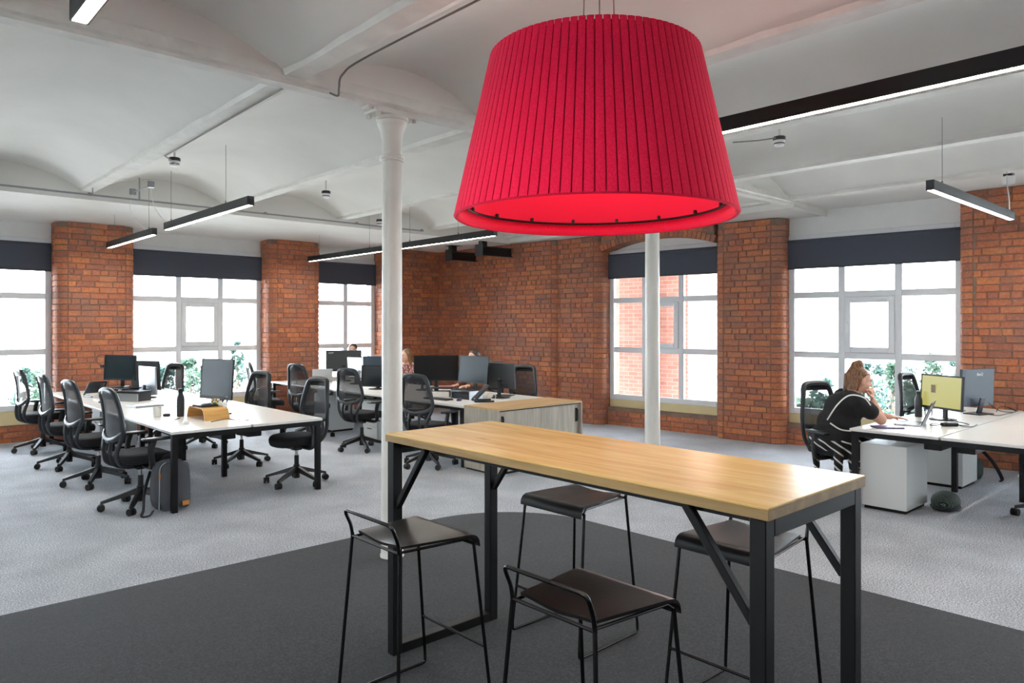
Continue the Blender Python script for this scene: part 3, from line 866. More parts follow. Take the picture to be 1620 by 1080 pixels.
# ------------------------------------------------------------------ wire stools (local +x = front)
def make_stool():
    t = thing('bar_stool', 'stool', 'bar stool')
    r = 0.0078; SZ = 0.752
    # seat: thin shell, wider at the front, rolled down there
    def sh(u, v, off):
        x = -0.185+u*0.40
        wy = 0.168+(0.225-0.168)*u
        z = SZ + 0.006*math.cos(PI*v*2)*(1-u)
        xx = x
        if x > 0.155:
            a = (x-0.155)/0.04*1.15
            xx = 0.155+0.04*math.sin(a); z = SZ-0.04*(1-math.cos(a))
        else: a = 0
        return (xx-off*math.sin(a)*0, (2*v-1)*wy, z-off)
    mb = MB(); nu, nv = 24, 10
    A = [sh(i/nu, j/nv, 0) for i in range(nu+1) for j in range(nv+1)]; Bv = [sh(i/nu, j/nv, 0.011) for i in range(nu+1) for j in range(nv+1)]
    q = nv+1; N = len(A); fs = []
    for i in range(nu):
        for j in range(nv):
            a = (i*q+j, (i+1)*q+j, (i+1)*q+j+1, i*q+j+1); fs.append(a); fs.append(tuple(N+k for k in reversed(a)))
    for i in range(nu):
        for j in (0, nv):
            fs.append((i*q+j, (i+1)*q+j, N+(i+1)*q+j, N+i*q+j))
    for j in range(nv):
        for i in (0, nu):
            fs.append((i*q+j, i*q+j+1, N+i*q+j+1, N+i*q+j))
    mb.add(A+Bv, fs); obj('seat', mb, M['stool_seat'], t, smooth=True)
    for sy in (-1, 1):
        # a front leg, the runner on the floor and the rear leg are one bent rod; built as leg, runner, leg
        ff = (0.235, sy*0.245, 0.012); rf = (-0.245, sy*0.235, 0.012)
        ft = (0.165, sy*0.215, SZ-0.035); rt = (-0.205, sy*0.185, SZ-0.004)
        obj('front_leg', MB().tube([ft, (ff[0], ff[1], 0.05)], r, 10), M['rod'], t, smooth=True)
        obj('rear_leg', MB().tube([rt, (rf[0], rf[1], 0.05)], r, 10), M['rod'], t, smooth=True)
        obj('runner', MB().tube(fillet([(ff[0], ff[1], 0.05), ff, rf, (rf[0], rf[1], 0.05)], 0.035), r, 10), M['rod'], t, smooth=True)
        obj('seat_rod', MB().tube([(0.165, sy*0.212, SZ-0.035), (0.14, sy*0.205, SZ-0.017), (-0.205, sy*0.17, SZ-0.017)], r*0.8, 8), M['rod'], t, smooth=True)
    obj('cross_rod', MB().tube([(-0.205, -0.186, SZ-0.017), (-0.205, 0.186, SZ-0.017)], r*0.85, 8), M['rod'], t, smooth=True)
    obj('front_rod', MB().tube([(0.163, -0.214, SZ-0.040), (0.163, 0.214, SZ-0.040)], r*0.85, 8), M['rod'], t, smooth=True)
    zf = 0.25; k = (zf-0.05)/(SZ-0.035-0.05)
    fx = 0.235+(0.165-0.235)*k; fy = 0.245+(0.215-0.245)*k
    obj('foot_rest', MB().tube([(fx, -fy, zf), (fx, fy, zf)], r*0.9, 10), M['rod'], t, smooth=True)
    # low back rail: the rear legs carry on upwards
    pts = fillet([(-0.205, -0.186, SZ-0.02), (-0.212, -0.186, SZ+0.03), (-0.245, -0.19, SZ+0.105), (-0.245, 0.19, SZ+0.105), (-0.212, 0.186, SZ+0.03), (-0.205, 0.186, SZ-0.02)], 0.03)
    obj('back_rail', MB().tube(pts, r, 10), M['rod'], t, smooth=True)
    return t
st = make_stool()
G = 'wire bar stools round the high table'
place(st, (1.885, 2.69, 0), 0, 'black wire bar stool nearest the white column, in front of the oak table', G)
place(copy_tree(st), (1.90, 1.65, 0), 0, 'black wire bar stool nearest the camera, tucked under the front of the table', G)
place(copy_tree(st), (2.935, 2.68, 0), PI, 'black wire bar stool behind the table with the grey carpet edge beside it', G)
place(copy_tree(st), (2.905, 1.655, 0), PI, 'black wire bar stool seen between the legs of the table end', G)
# ------------------------------------------------------------------ linear ceiling lights
def linear_light(p0, p1, label, drops, group='suspended linear lights', ztop=3.45):
    """black aluminium profile with a glowing strip below, hung on thin wires"""
    p0 = Vector(p0); p1 = Vector(p1); d = p1-p0; L = d.length; ang = math.atan2(d.y, d.x)
    t = thing('linear_light', label, 'ceiling light', p0, ang, group)
    W, Hh2 = 0.062, 0.085
    mb = MB()
    mb.bb(0, L, -W/2, W/2, 0.012, Hh2, 0.003); mb.bb(0, L, -W/2, -W/2+0.006, 0, 0.014); mb.bb(0, L, W/2-0.006, W/2, 0, 0.014)
    obj('housing', mb, M['black'], t)
    obj('end_cap', MB().bb(-0.003, 0.0, -W/2, W/2, 0, Hh2), M['greyplastic'], t)
    obj('end_cap', MB().bb(L, L+0.003, -W/2, W/2, 0, Hh2), M['greyplastic'], t)
    obj('diffuser', MB().bb(0.004, L-0.004, -W/2+0.007, W/2-0.007, 0.003, 0.010), M['led'], t)
    for f in drops:
        k = MB().tube([(f*L, 0, Hh2), (f*L, 0, ztop-p0.z)], 0.0022, 6); k.cyl((f*L, 0, Hh2), (f*L, 0, Hh2+0.03), 0.007, n=10)
        obj('hanging_wire', k, M['greycable'], t)
    return t
LZ = 2.785
linear_light((2.77, 6.56, LZ), (2.77, 8.93, LZ), 'black linear light in front of its twin, above the nearest row of desks', (0.25, 0.93))
linear_light((2.80, 9.48, LZ), (2.80, 11.55, LZ), 'black linear light hanging closest to the orange brick pier', (0.1, 0.85))
linear_light((5.93, 6.74, LZ), (5.93, 9.19, LZ), 'black linear light passing behind the red pendant rim over the desks with people', (0.3, 0.75))
linear_light((5.93, 9.22, LZ), (5.93, 11.60, LZ), 'black linear light beside the narrow window, past the white column', (0.18, 0.85))
linear_light((3.74, -0.3, LZ), (3.74, 2.75, LZ), 'long black linear light running beside the red pendant over open floor', (0.34, 0.9))
linear_light((6.56, 2.06, LZ), (9.03, 2.06, LZ), 'short looking black linear light above the desk of the woman in black', (0.12, 0.93))
linear_light((0.64, 0.5, LZ), (0.64, 3.04, LZ), 'linear light at the top edge, cut off by the frame', (0.2, 0.8))

# ------------------------------------------------------------------ bench desks
def bench(name, label, x0, x1, y0, y1, units, along='Y', inset=0.42, endlegs=(True, True)):
    """back-to-back desks on one black frame; desktops run along Y (or X)"""
    t = thing(name, label, 'desk', ((x0+x1)/2, (y0+y1)/2, 0))
    Lx, Ly = (x1-x0), (y1-y0)
    if along == 'X': A, Bd = Lx, Ly       # A along, Bd across
    else: A, Bd = Ly, Lx
    P = (lambda a, b, z: (a, b, z)) if along == 'X' else (lambda a, b, z: (b, a, z))
    S = (lambda a, b, z: (a, b, z)) if along == 'X' else (lambda a, b, z: (b, a, z))
    ZT = 0.73; TH = 0.025; LG = 0.05; gap = 0.022
    u = A/units; dep = (Bd-gap)/2
    for i in range(units):
        for sb in (-1, 1):
            obj('desktop', MB().box(P(-A/2+u*(i+0.5), sb*(gap/2+dep/2), ZT-TH/2), S(u-0.003, dep, TH), 0, 0.002), M['desk'], t)
    zr = ZT-TH-0.024
    for i in range(units+1):
        a = -A/2+u*i
        end = i in (0, units)
        if i == 0: a += LG/2+0.012
        if i == units: a -= LG/2+0.012
        ins = 0.012+LG/2 if end else inset
        for sb in (-1, 1):
            if end and not endlegs[0 if i == 0 else 1]: continue
            obj('leg', MB().box(P(a, sb*(Bd/2-ins), (ZT-TH)/2), S(LG, LG, ZT-TH), 0, 0.002), M['black'], t)
        obj('cross_rail', MB().box(P(a, 0, zr), S(LG, Bd-2*ins-LG, 0.046), 0, 0.002), M['black'], t)
    for sb in (-1, 1):
        obj('long_rail', MB().box(P(0, sb*(Bd/2-0.16), zr+0.004), S(A-0.16, 0.04, 0.036), 0, 0.002), M['black'], t)
        obj('cable_tray', MB().box(P(0, sb*0.13, 0.60), S(A-0.5, 0.14, 0.05), 0, 0.004), M['black'], t)
    return t
B1X0, B1X1, B1Y0, B1Y1 = 2.15, 3.625, 6.80, 12.06
B2X0, B2X1, B2Y0, B2Y1 = 5.385, 6.84, 6.69, 11.92
B3X0, B3X1, B3Y0, B3Y1 = 6.84, 9.66, 1.33, 2.825
bench('bench_desk', 'white topped bench desk with the wooden riser, lined with empty chairs', B1X0, B1X1, B1Y0, B1Y1, 4, inset=0.5)
bench('bench_desk', 'white topped bench desk of the three people in the far corner', B2X0, B2X1, B2Y0, B2Y1, 4)
bench('bench_desk', 'white topped bench desk where the woman in black works', B3X0, B3X1, B3Y0, B3Y1, 2, along='X', inset=0.46)

# ------------------------------------------------------------------ office chairs (local +x = front)
def make_chair():
    t = thing('office_chair', 'chair', 'office chair')
    # five-star base
    b = MB(); b.cyl((0, 0, 0.06), (0, 0, 0.20), 0.034, 0.034, 16)
    for k in range(5):
        a = 2*PI*k/5+0.35; c, s = math.cos(a), math.sin(a)
        pts = [(0.02, 0.160), (0.17, 0.120), (0.325, 0.078)]
        wid = [0.032, 0.026, 0.020]; hh = [0.026, 0.018, 0.012]
        vs = []; fs = []
        for (r, z), w, h2 in zip(pts, wid, hh):
            for dy, dz in ((-w, -h2), (w, -h2), (w*0.6, h2), (-w*0.6, h2)):
                vs.append((r*c-dy*s, r*s+dy*c, z+dz))
        for i in range(2):
            for j in range(4): fs.append((4*i+j, 4*i+(j+1) % 4, 4*i+4+(j+1) % 4, 4*i+4+j))
        fs += [(0, 1, 2, 3), (11, 10, 9, 8)]
        b.add(vs, fs)
    base = obj('star_base', b, M['blackplastic'], t, smooth=True)
    w = MB(); w.cyl((0, -0.028, 0.032), (0, -0.005, 0.032), 0.032, n=16); w.cyl((0, 0.005, 0.032), (0, 0.028, 0.032), 0.032, n=16)
    w.cyl((0.0, 0, 0.03), (0.0, 0, 0.075), 0.008, n=8); w.box((0.0, 0, 0.045), (0.045, 0.012, 0.035), 0, 0.004); w.cyl((0, -0.02, 0.03), (0, 0.02, 0.03), 0.008, n=8)
    wm = w.mesh('castor', True); wm.materials.append(M['rubber'])
    for k in range(5):
        a = 2*PI*k/5+0.35
        o = bpy.data.objects.new('castor', wm); C.objects.link(o); o.parent = base
        o.location = (0.32*math.cos(a), 0.32*math.sin(a), 0.0); o.rotation_euler = (0, 0, a+1.1+k)
    g = MB().cyl((0, 0, 0.14), (0, 0, 0.30), 0.026, 0.024, 16); obj('lift_sleeve', g, M['blackplastic'], t, smooth=True)
    g = MB().cyl((0, 0, 0.29), (0, 0, 0.40), 0.015, n=14); obj('gas_lift', g, M['chrome'], t, smooth=True)
    g = MB().box((-0.02, 0, 0.405), (0.26, 0.17, 0.055), 0, 0.015).box((0, 0, 0.375), (0.10, 0.09, 0.04), 0, 0.01); g.tube([(0.06, -0.08, 0.40), (0.07, -0.26, 0.395)], 0.008, 8)
    obj('mechanism', g, M['blackplastic'], t)
    # seat cushion
    s = MB(); n = 28; rows = []
    for z, k in ((0.425, 0.86), (0.430, 0.95), (0.455, 0.99), (0.485, 1.0), (0.505, 0.97), (0.515, 0.90), (0.519, 0.72)):
        rows.append((z, k))
    vs = []
    for z, k in rows:
        for i in range(n):
            a = 2*PI*i/n; c, s_ = math.cos(a), math.sin(a)
            e = 0.62
            x = math.copysign(abs(c)**e, c)*0.245*k+0.01; y = math.copysign(abs(s_)**e, s_)*0.245*k
            vs.append((x, y, z - (0.022*max(0, (x-0.12)/0.12)**2) + 0.006*abs(y)/0.24))
    fs = [(j*n+i, j*n+(i+1) % n, (j+1)*n+(i+1) % n, (j+1)*n+i) for j in range(len(rows)-1) for i in range(n)]
    fs += [tuple(reversed(range(n))), tuple((len(rows)-1)*n+i for i in range(n))]
    s.add(vs, fs); obj('seat', s, M['fabric'], t, smooth=True)
    # tall back: flat side bars that rise from under the seat, close at the top and carry the mesh
    zx = [(0.40, -0.10), (0.415, -0.18), (0.46, -0.235), (0.54, -0.262), (0.62, -0.250), (0.70, -0.230), (0.80, -0.228), (0.92, -0.245), (1.02, -0.268), (1.09, -0.288)]
    zy = [(0.40, 0.085), (0.415, 0.105), (0.46, 0.128), (0.54, 0.158), (0.62, 0.188), (0.70, 0.214), (0.78, 0.222), (0.88, 0.204), (0.98, 0.180), (1.05, 0.160), (1.085, 0.12), (1.095, 0.0)]
    def lerp(tab, z):
        for (a, p), (b, q) in zip(tab[:-1], tab[1:]):
            if z <= b: return p+(q-p)*max(0.0, (z-a)/(b-a))
        return tab[-1][1]
    def bx(z): return lerp(zx, z)
    half = [(bx(z), y, z) for z, y in zy]
    path = smooth_path([(x, -y, z) for x, y, z in half] + [(x, y, z) for x, y, z in reversed(half[:-1])], 4)
    rads = [0.020+0.008*max(0.0, (p[2]-0.85)/0.25) for p in path]
    obj('back_frame', MB().tube(path, 0.022, 8, rads=rads, flat=1.0, upv=(1, 0, 0.2)), M['greyplastic'], t, smooth=True)
    def patch(u, v):
        z = 0.665+u*(1.085-0.665); w = lerp(zy, z); y = w*(2*v-1)
        return (bx(z)+0.035*(1-(2*v-1)**2)*-0.9, y, z)
    m_ = MB(); m_.grid(patch, 16, 10); obj('mesh_back', m_, M['mesh'], t, smooth=True)
    obj('head_cap', MB().grid(lambda u, v: (bx(1.02+0.075*u)-0.03*(1-(2*v-1)**2)-0.006, lerp(zy, 1.02+0.07*u)*(2*v-1), 1.02+0.075*u), 5, 10), M['greyplastic'], t, smooth=True)
    # lumbar bow across the lower back
    lp = [(-0.232, -0.212, 0.715), (-0.268, -0.14, 0.672), (-0.282, 0, 0.645), (-0.268, 0.14, 0.672), (-0.232, 0.212, 0.715)]
    obj('lumbar_bow', MB().tube(smooth_path(lp, 5), 0.026, 8, flat=0.5, upv=(0, 0, 1)), M['greyplastic'], t, smooth=True)
    for sy in (-1, 1):
        pth = smooth_path([(-0.278, sy*0.07, 0.65), (-0.288, sy*0.075, 0.55), (-0.265, sy*0.08, 0.45), (-0.18, sy*0.07, 0.405), (-0.08, sy*0.06, 0.40)], 5)
        obj('back_arm', MB().tube(pth, 0.019, 8, flat=0.8), M['greyplastic'], t, smooth=True)
    for sy in (-1, 1):
        y = sy*0.275
        p = MB().tube(smooth_path([(0.0, sy*0.10, 0.40), (0.0, sy*0.22, 0.395), (-0.005, y, 0.43), (-0.015, y, 0.55), (0.01, y, 0.645)], 5), 0.022, 8, flat=1.25)
        a = obj('armrest', p, M['blackplastic'], t, smooth=True)
        q = MB().box((0.035, y, 0.655), (0.25, 0.085, 0.026), 0, 0.012); obj('arm_pad', q, M['greyplastic'], a, smooth=True)
    return t
ch = make_chair(); first = [True]
def chair(x, y, deg, label, group):
    o = ch if first[0] else copy_tree(ch)
    first[0] = False
    return place(o, (x, y, 0), math.radians(deg), label, group)
GA = 'chairs on the window side of the desk with the riser'
GB = 'chairs on the inner side of the desk with the riser'
GC = 'chairs at the desk of the three people'
chair(2.03, 7.27, 5, 'black mesh office chair nearest the grey backpack, seen from behind', GA)
chair(2.00, 8.65, 7, 'black mesh office chair next but one to the backpack, between two others', GA)
chair(1.99, 9.94, 4, 'black mesh office chair second from the window in the row of four', GA)
chair(1.98, 11.42, 6, 'black mesh office chair at the window end of the row of four', GA)
chair(3.56, 7.25, 190, 'black mesh office chair pushed under the near corner of the desk', GB)
chair(3.56, 8.70, 194, 'black mesh office chair behind the empty desk corner, its back leaning over the top', GB)
chair(3.68, 10.38, 190, 'black mesh office chair hidden behind the upright monitor', GB)
chair(3.42, 11.36, 200, 'black mesh office chair whose slim back shows against the window', GB)
chair(4.95, 11.10, -12, 'black mesh office chair turned out beside the brick pier, arm rest in view', GC)
chair(5.20, 10.12, 14, 'black mesh office chair half hidden behind another chair back', GC)
chair(5.19, 8.64, 16, 'black mesh office chair directly beside the white column', GC)
chair(5.18, 7.10, 18, 'black mesh office chair nearest the wooden storage cabinet, just past the column', GC)
chair(6.98, 7.52, 195, 'black mesh office chair with its back to the brick wall by the cabinet', GC)
chair(7.03, 11.72, 180, 'office chair of the man behind the large monitor', GC)
chair(7.32, 10.50, 190, 'office chair of the woman with long hair', GC)
chair(7.32, 8.62, 180, 'office chair of the person hidden behind the tilted monitors', GC)
chair(7.17, 3.08, -112, 'office chair under the woman in black', 'chairs at the right desk')
chair(9.50, 2.98, -97, 'empty office chair beyond the seated woman in black', 'chairs at the right desk')
chair(7.70, 1.40, 85, 'office chair at the right edge of which only a castor shows', 'chairs at the right desk')

# ------------------------------------------------------------------ storage
def storage():
    x0, x1, y0, y1, H_ = 5.375, 6.775, 6.06, 6.665, 0.745
    t = thing('storage_cabinet', 'grey oak storage cabinet with sliding doors closing the end of the desk', 'cabinet', ((x0+x1)/2, (y0+y1)/2, 0))
    w, d = x1-x0, y1-y0
    obj('top', MB().box((0, 0, H_-0.011), (w, d, 0.022), 0, 0.002), M['oak_top'], t)
    for sx in (-1, 1): obj('side_panel', MB().box((sx*(w/2-0.011), 0, (H_-0.022+0.02)/2), (0.022, d, H_-0.022-0.02), 0, 0.001), M['grey_oak'], t)
    obj('back_panel', MB().bb(-w/2+0.02, w/2-0.02, d/2-0.02, d/2-0.004, 0.02, H_-0.022), M['grey_oak'], t)
    obj('bottom_panel', MB().bb(-w/2+0.02, w/2-0.02, -d/2+0.01, d/2-0.02, 0.03, 0.052), M['grey_oak'], t)
    obj('plinth', MB().bb(-w/2+0.015, w/2-0.015, -d/2+0.03, d/2-0.02, 0.0, 0.03), M['black'], t)
    obj('track', MB().bb(-w/2+0.022, w/2-0.022, -d/2+0.006, -d/2+0.05, H_-0.034, H_-0.022), M['black'], t)
    for k, (a, b, yy) in enumerate(((-w/2+0.024, 0.03, -d/2+0.022), (-0.03, w/2-0.024, -d/2+0.046))):
        dr = obj('sliding_door', MB().bb(a, b, yy-0.008, yy+0.008, 0.055, H_-0.036, 0.001), M['grey_oak'], t)
        hx = a+0.05 if k == 0 else b-0.05
        hz = H_-0.17
        hm = MB().box((hx, yy-0.009, hz), (0.035, 0.004, 0.17), 0, 0.001).tube(fillet([(hx, yy-0.008, hz+0.07), (hx, yy-0.032, hz+0.07), (hx, yy-0.032, hz-0.07), (hx, yy-0.008, hz-0.07)], 0.01), 0.006, 8)
        obj('handle', hm, M['black'], dr)
storage()
def pedestal(x0, x1, y0, y1, h2, label, drawers, face):
    t = thing('pedestal', label, 'pedestal', ((x0+x1)/2, (y0+y1)/2, 0))
    w, d = x1-x0, y1-y0
    obj('carcass', MB().box((0, 0, 0.03+(h2-0.03)/2), (w, d, h2-0.03), 0, 0.003), M['cabinet'], t)
    obj('plinth', MB().box((0, 0, 0.017), (w-0.04, d-0.04, 0.034), 0, 0), M['black'], t)
    n = drawers; hz = (h2-0.05)/n
    for i in range(n):
        z = 0.04+hz*(i+0.5)
        if face == 'x': k = MB().box((-w/2-0.006, 0, z), (0.014, d-0.006, hz-0.006), 0, 0.002); hnd = MB().box((-w/2-0.014, 0, z+hz/2-0.03), (0.006, 0.12, 0.012), 0, 0.002)
        elif face == 'X': k = MB().box((w/2+0.006, 0, z), (0.014, d-0.006, hz-0.006), 0, 0.002); hnd = MB().box((w/2+0.014, 0, z+hz/2-0.03), (0.006, 0.12, 0.012), 0, 0.002)
        else: k = MB().box((0, d/2+0.006, z), (w-0.006, 0.014, hz-0.006), 0, 0.002); hnd = MB().box((0, d/2+0.014, z+hz/2-0.03), (0.12, 0.006, 0.012), 0, 0.002)
        dr = obj('drawer', k, M['cabinet'], t); obj('handle', hnd, M['black'], dr)
pedestal(6.92, 7.44, 2.36, 2.75, 0.60, 'white pedestal at the near end of the right desk', 3, 'Y')
pedestal(8.42, 8.90, 2.34, 2.74, 0.60, 'white pedestal further under the right desk, beside a dark backpack', 3, 'Y')
pedestal(5.62, 6.10, 8.92, 9.34, 0.60, 'white drawer pedestal under the far desk, cut by the column', 3, 'x')
pedestal(5.60, 6.08, 10.35, 10.77, 0.60, 'white pedestal under the far desk near the brick pier', 3, 'x')
pedestal(2.55, 3.0, 10.9, 11.32, 0.58, 'white pedestal in the shade below the row of four chairs', 3, 'x')

# ------------------------------------------------------------------ ceiling services
def pipe(name, pts, r, m, label, cat, sm=False):
    return tag(obj(name, MB().tube(smooth_path(pts, 6) if sm else pts, r, 8), m, smooth=True), label, cat)
t = thing('conduit', 'straight grey metal conduit crossing under the vault ends', 'pipe', (0, 9.47, 3.19))
obj('tube', MB().tube([(-4, 0, 0), (6.82, 0.02, 0)], 0.011, 8), M['galv'], t, smooth=True)
for x in (0.3, 2.1, 4.2, 5.6, 6.78):
    obj('saddle', MB().box((x, 0, 0.004), (0.04, 0.03, 0.035), 0, 0.004), M['galv'], t)
for x in (2.13, 3.84): obj('drop_rod', MB().tube([(x, 0, 0), (x, 0, 0.10)], 0.006, 6), M['galv'], t)
t = thing('junction_boxes', 'pair of small grey junction boxes on a stub pipe by the conduit', 'junction box', (2.63, 9.25, 3.22))
t.name = 'junction_box'
obj('stem', MB().tube([(0, 0.22, -0.03), (0, 0.22, 0.07)], 0.010, 8).tube([(-0.03, 0.36, 0.08), (0.04, -0.06, 0.10)], 0.009, 8), M['galv'], t, smooth=True)
obj('stem', MB().tube([(0, 0.22, 0.07), (0, 0.22, 0.235)], 0.008, 8), M['galv'], t, smooth=True)
obj('box', MB().cyl((-0.03, 0.38, 0.05), (-0.03, 0.38, 0.12), 0.038, n=16), M['galv'], t, smooth=True)
obj('box', MB().cyl((0.04, -0.09, 0.08), (0.04, -0.09, 0.15), 0.038, n=16), M['galv'], t, smooth=True)
obj('flex', MB().tube(smooth_path([(-0.03, 0.38, 0.05), (-0.05, 0.40, -0.15), (0.10, 0.35, -0.37)], 5), 0.004, 6), M['white'], t, smooth=True)
obj('flex', MB().tube(smooth_path([(0.04, -0.09, 0.08), (0.07, -0.12, -0.15), (0.13, -0.35, -0.36)], 5), 0.004, 6), M['white'], t, smooth=True)
def detector(x, y, z, label, tail=None):
    t = thing('smoke_detector', label, 'smoke detector', (x, y, z))
    obj('mount', MB().lathe([(0.055, 0.0), (0.055, 0.03), (0.05, 0.035)], n=20), M['greyplastic'], t, smooth=True)
    obj('sensor_head', MB().lathe([(0.02, -0.055), (0.038, -0.05), (0.046, -0.03), (0.052, 0.0)], n=20), M['white'], t, smooth=True)
    obj('vent_ring', MB().lathe([(0.040, -0.034), (0.047, -0.034), (0.047, -0.022), (0.040, -0.022)], n=20), M['blackplastic'], t, smooth=True)
    obj('drop_stem', MB().cyl((0, 0, 0.03), (0, 0, 0.22), 0.012, n=10), M['white'], t, smooth=True)
detector(2.46, 7.68, 3.33, 'smoke detector on the vault above the nearest row of desks')
detector(6.20, 3.18, 3.34, 'smoke detector between the red pendant and the long linear light')
detector(4.46, 8.28, 3.33, 'round white smoke detector on the vault left of the white column')
detector(6.02, 9.50, 3.26, 'smoke detector almost hidden by the column beside the far lights')
pipe('cable', [(2.46, 7.6, 3.285), (2.22, 7.2, 3.262), (2.17, 4.6, 3.262)], 0.006, M['greycable'], 'thin grey cable clipped along a ceiling rib from the detector', 'cable')
t = tag(obj('cable', MB().tube(smooth_path([(2.40, 4.40, 3.23), (2.42, 4.33, 3.20), (2.45, 4.37, 3.27), (2.44, 4.30, 3.34), (2.47, 4.0, 3.395), (2.52, 2.4, 3.425), (2.47, 0.5, 3.40), (2.45, -2.0, 3.39)], 8), 0.007, 8), M['greycable'], smooth=True), 'sagging pair of grey cables looping from the iron beam across the vault', 'cable')
pipe('cable', [(5.72, 3.36, 3.275), (5.95, 3.25, 3.31), (6.17, 3.18, 3.36)], 0.006, M['greycable'], 'short grey cable feeding the detector near the pendant', 'cable')
t = thing('junction_box', 'white junction box with a curled flex above the right brick pier', 'junction box', (9.10, 2.10, 3.22))
obj('box', MB().box((0, 0, 0.0), (0.10, 0.09, 0.09), 0.6, 0.015), M['white'], t)
obj('mount', MB().bb(-0.05, 0.05, -0.04, 0.04, 0.04, 0.09), M['greyplastic'], t)
obj('flex', MB().tube(smooth_path([(-0.04, 0, -0.02), (-0.11, -0.01, -0.05), (-0.12, -0.03, -0.2), (-0.14, -0.04, -0.345)], 6), 0.006, 6), M['white'], t, smooth=True)
t = tag(obj('cable', MB().tube(smooth_path([(3.74, 0.69, 2.875), (3.74, 0.69, 3.05), (3.80, 0.60, 3.20), (3.90, 0.40, 3.24), (3.92, -0.2, 3.27)], 8), 0.006, 8), M['white'], smooth=True), 'white flex curving from the long linear light to the ceiling rib', 'cable')
# black steel beam stubs on the brick wall
def stub(x0, x1, y, z, label):
    t = thing('steel_beam', label, 'steel beam', (x0, y, z)); L = x1-x0; hb = 0.16; wb = 0.09
    obj('flange', MB().bb(0, L, -wb/2, wb/2, hb-0.012, hb, 0.002), M['bracket'], t)
    obj('flange', MB().bb(0, L, -wb/2, wb/2, 0, 0.012, 0.002), M['bracket'], t)
    obj('web', MB().bb(0, L, -0.006, 0.006, 0.012, hb-0.012), M['bracket'], t)
    obj('end_plate', MB().bb(-0.012, 0, -0.11, 0.11, -0.02, hb+0.03), M['bracket'], t)
    obj('hanger', MB().bb(0.02, 0.14, -0.05, 0.05, hb, hb+0.12).bb(-0.05, 0.21, -0.12, 0.12, hb+0.105, hb+0.12), M['bracket'], t)
stub(8.45, 9.12, 10.92, 2.93, 'black steel beam stub nearest the dark brick corner')
stub(8.42, 9.20, 10.0, 2.955, 'black steel beam stub just beside the pendant rim')
# ------------------------------------------------------------------ screens and computers
M['teal'] = mat('teal_black_screen', srgb(24, 40, 46), 0.2, spec=0.35)
M['blackscreen'] = mat('black_screen_off', srgb(12, 12, 14), 0.3, spec=0.35)
M['bluegrey'] = mat('blue_grey_monitor_back', srgb(62, 74, 88), 0.35)
M['backgrey'] = mat('charcoal_monitor_back', srgb(54, 58, 62), 0.45, bump=0.05, bscale=150)
M['logo'] = mat('pale_print', srgb(214, 220, 226), 0.4)
M['paper'] = mat('white_paper', srgb(238, 236, 230), 0.8)
M['purple'] = mat('purple_plastic', srgb(70, 58, 108), 0.4)
def lit_screen():
    m, t, b, o = nt('lit_olive_screen')
    N = t.nodes.new; L = t.links.new
    tc = N('ShaderNodeTexCoord'); sp = N('ShaderNodeSeparateXYZ'); L(tc.outputs['Object'], sp.inputs[0])
    rp = N('ShaderNodeValToRGB'); cr = rp.color_ramp; cr.interpolation = 'CONSTANT'
    mp = N('ShaderNodeMapRange'); mp.inputs['From Min'].default_value = 0.83; mp.inputs['From Max'].default_value = 1.16
    L(sp.outputs['Z'], mp.inputs['Value']); L(mp.outputs[0], rp.inputs['Fac'])
    cols = [(0.0, srgb(178, 172, 96)), (0.10, srgb(186, 178, 100)), (0.80, srgb(172, 178, 84)), (0.86, srgb(192, 184, 118)), (0.94, srgb(204, 194, 150))]
    cr.elements[0].position, cr.elements[0].color = cols[0]; cr.elements[1].position, cr.elements[1].color = cols[-1]
    for p, c in cols[1:-1]:
        e = cr.elements.new(p); e.color = c
    L(rp.outputs['Color'], b.inputs['Emission Color']); b.inputs['Emission Strength'].default_value = 0.5
    b.inputs['Base Color'].default_value = (0.02, 0.02, 0.02, 1); b.inputs['Roughness'].default_value = 0.3
    return m
M['lit'] = lit_screen()
M['lit_photo'] = emit('screen_picture', srgb(122, 104, 84), 0.4); M['lit_photo'].node_tree.nodes['Principled BSDF'].inputs['Base Color'].default_value = (0.02, 0.02, 0.02, 1)
def text_mesh(s, size, m, parent, loc, rot, ext=0.0006):
    cu = bpy.data.curves.new('lettering', 'FONT'); cu.body = s; cu.size = size; cu.extrude = ext; cu.align_x = 'CENTER'; cu.align_y = 'CENTER'; cu.shear = 0.15
    tmp = bpy.data.objects.new('tmp_text', cu); C.objects.link(tmp)
    dg = bpy.context.evaluated_depsgraph_get()
    me = bpy.data.meshes.new_from_object(tmp.evaluated_get(dg))
    bpy.data.objects.remove(tmp, do_unlink=True)
    me.name = 'lettering'; me.materials.clear()
    o = link('lettering', me, m, parent); o.location = loc; o.rotation_euler = rot
    return o
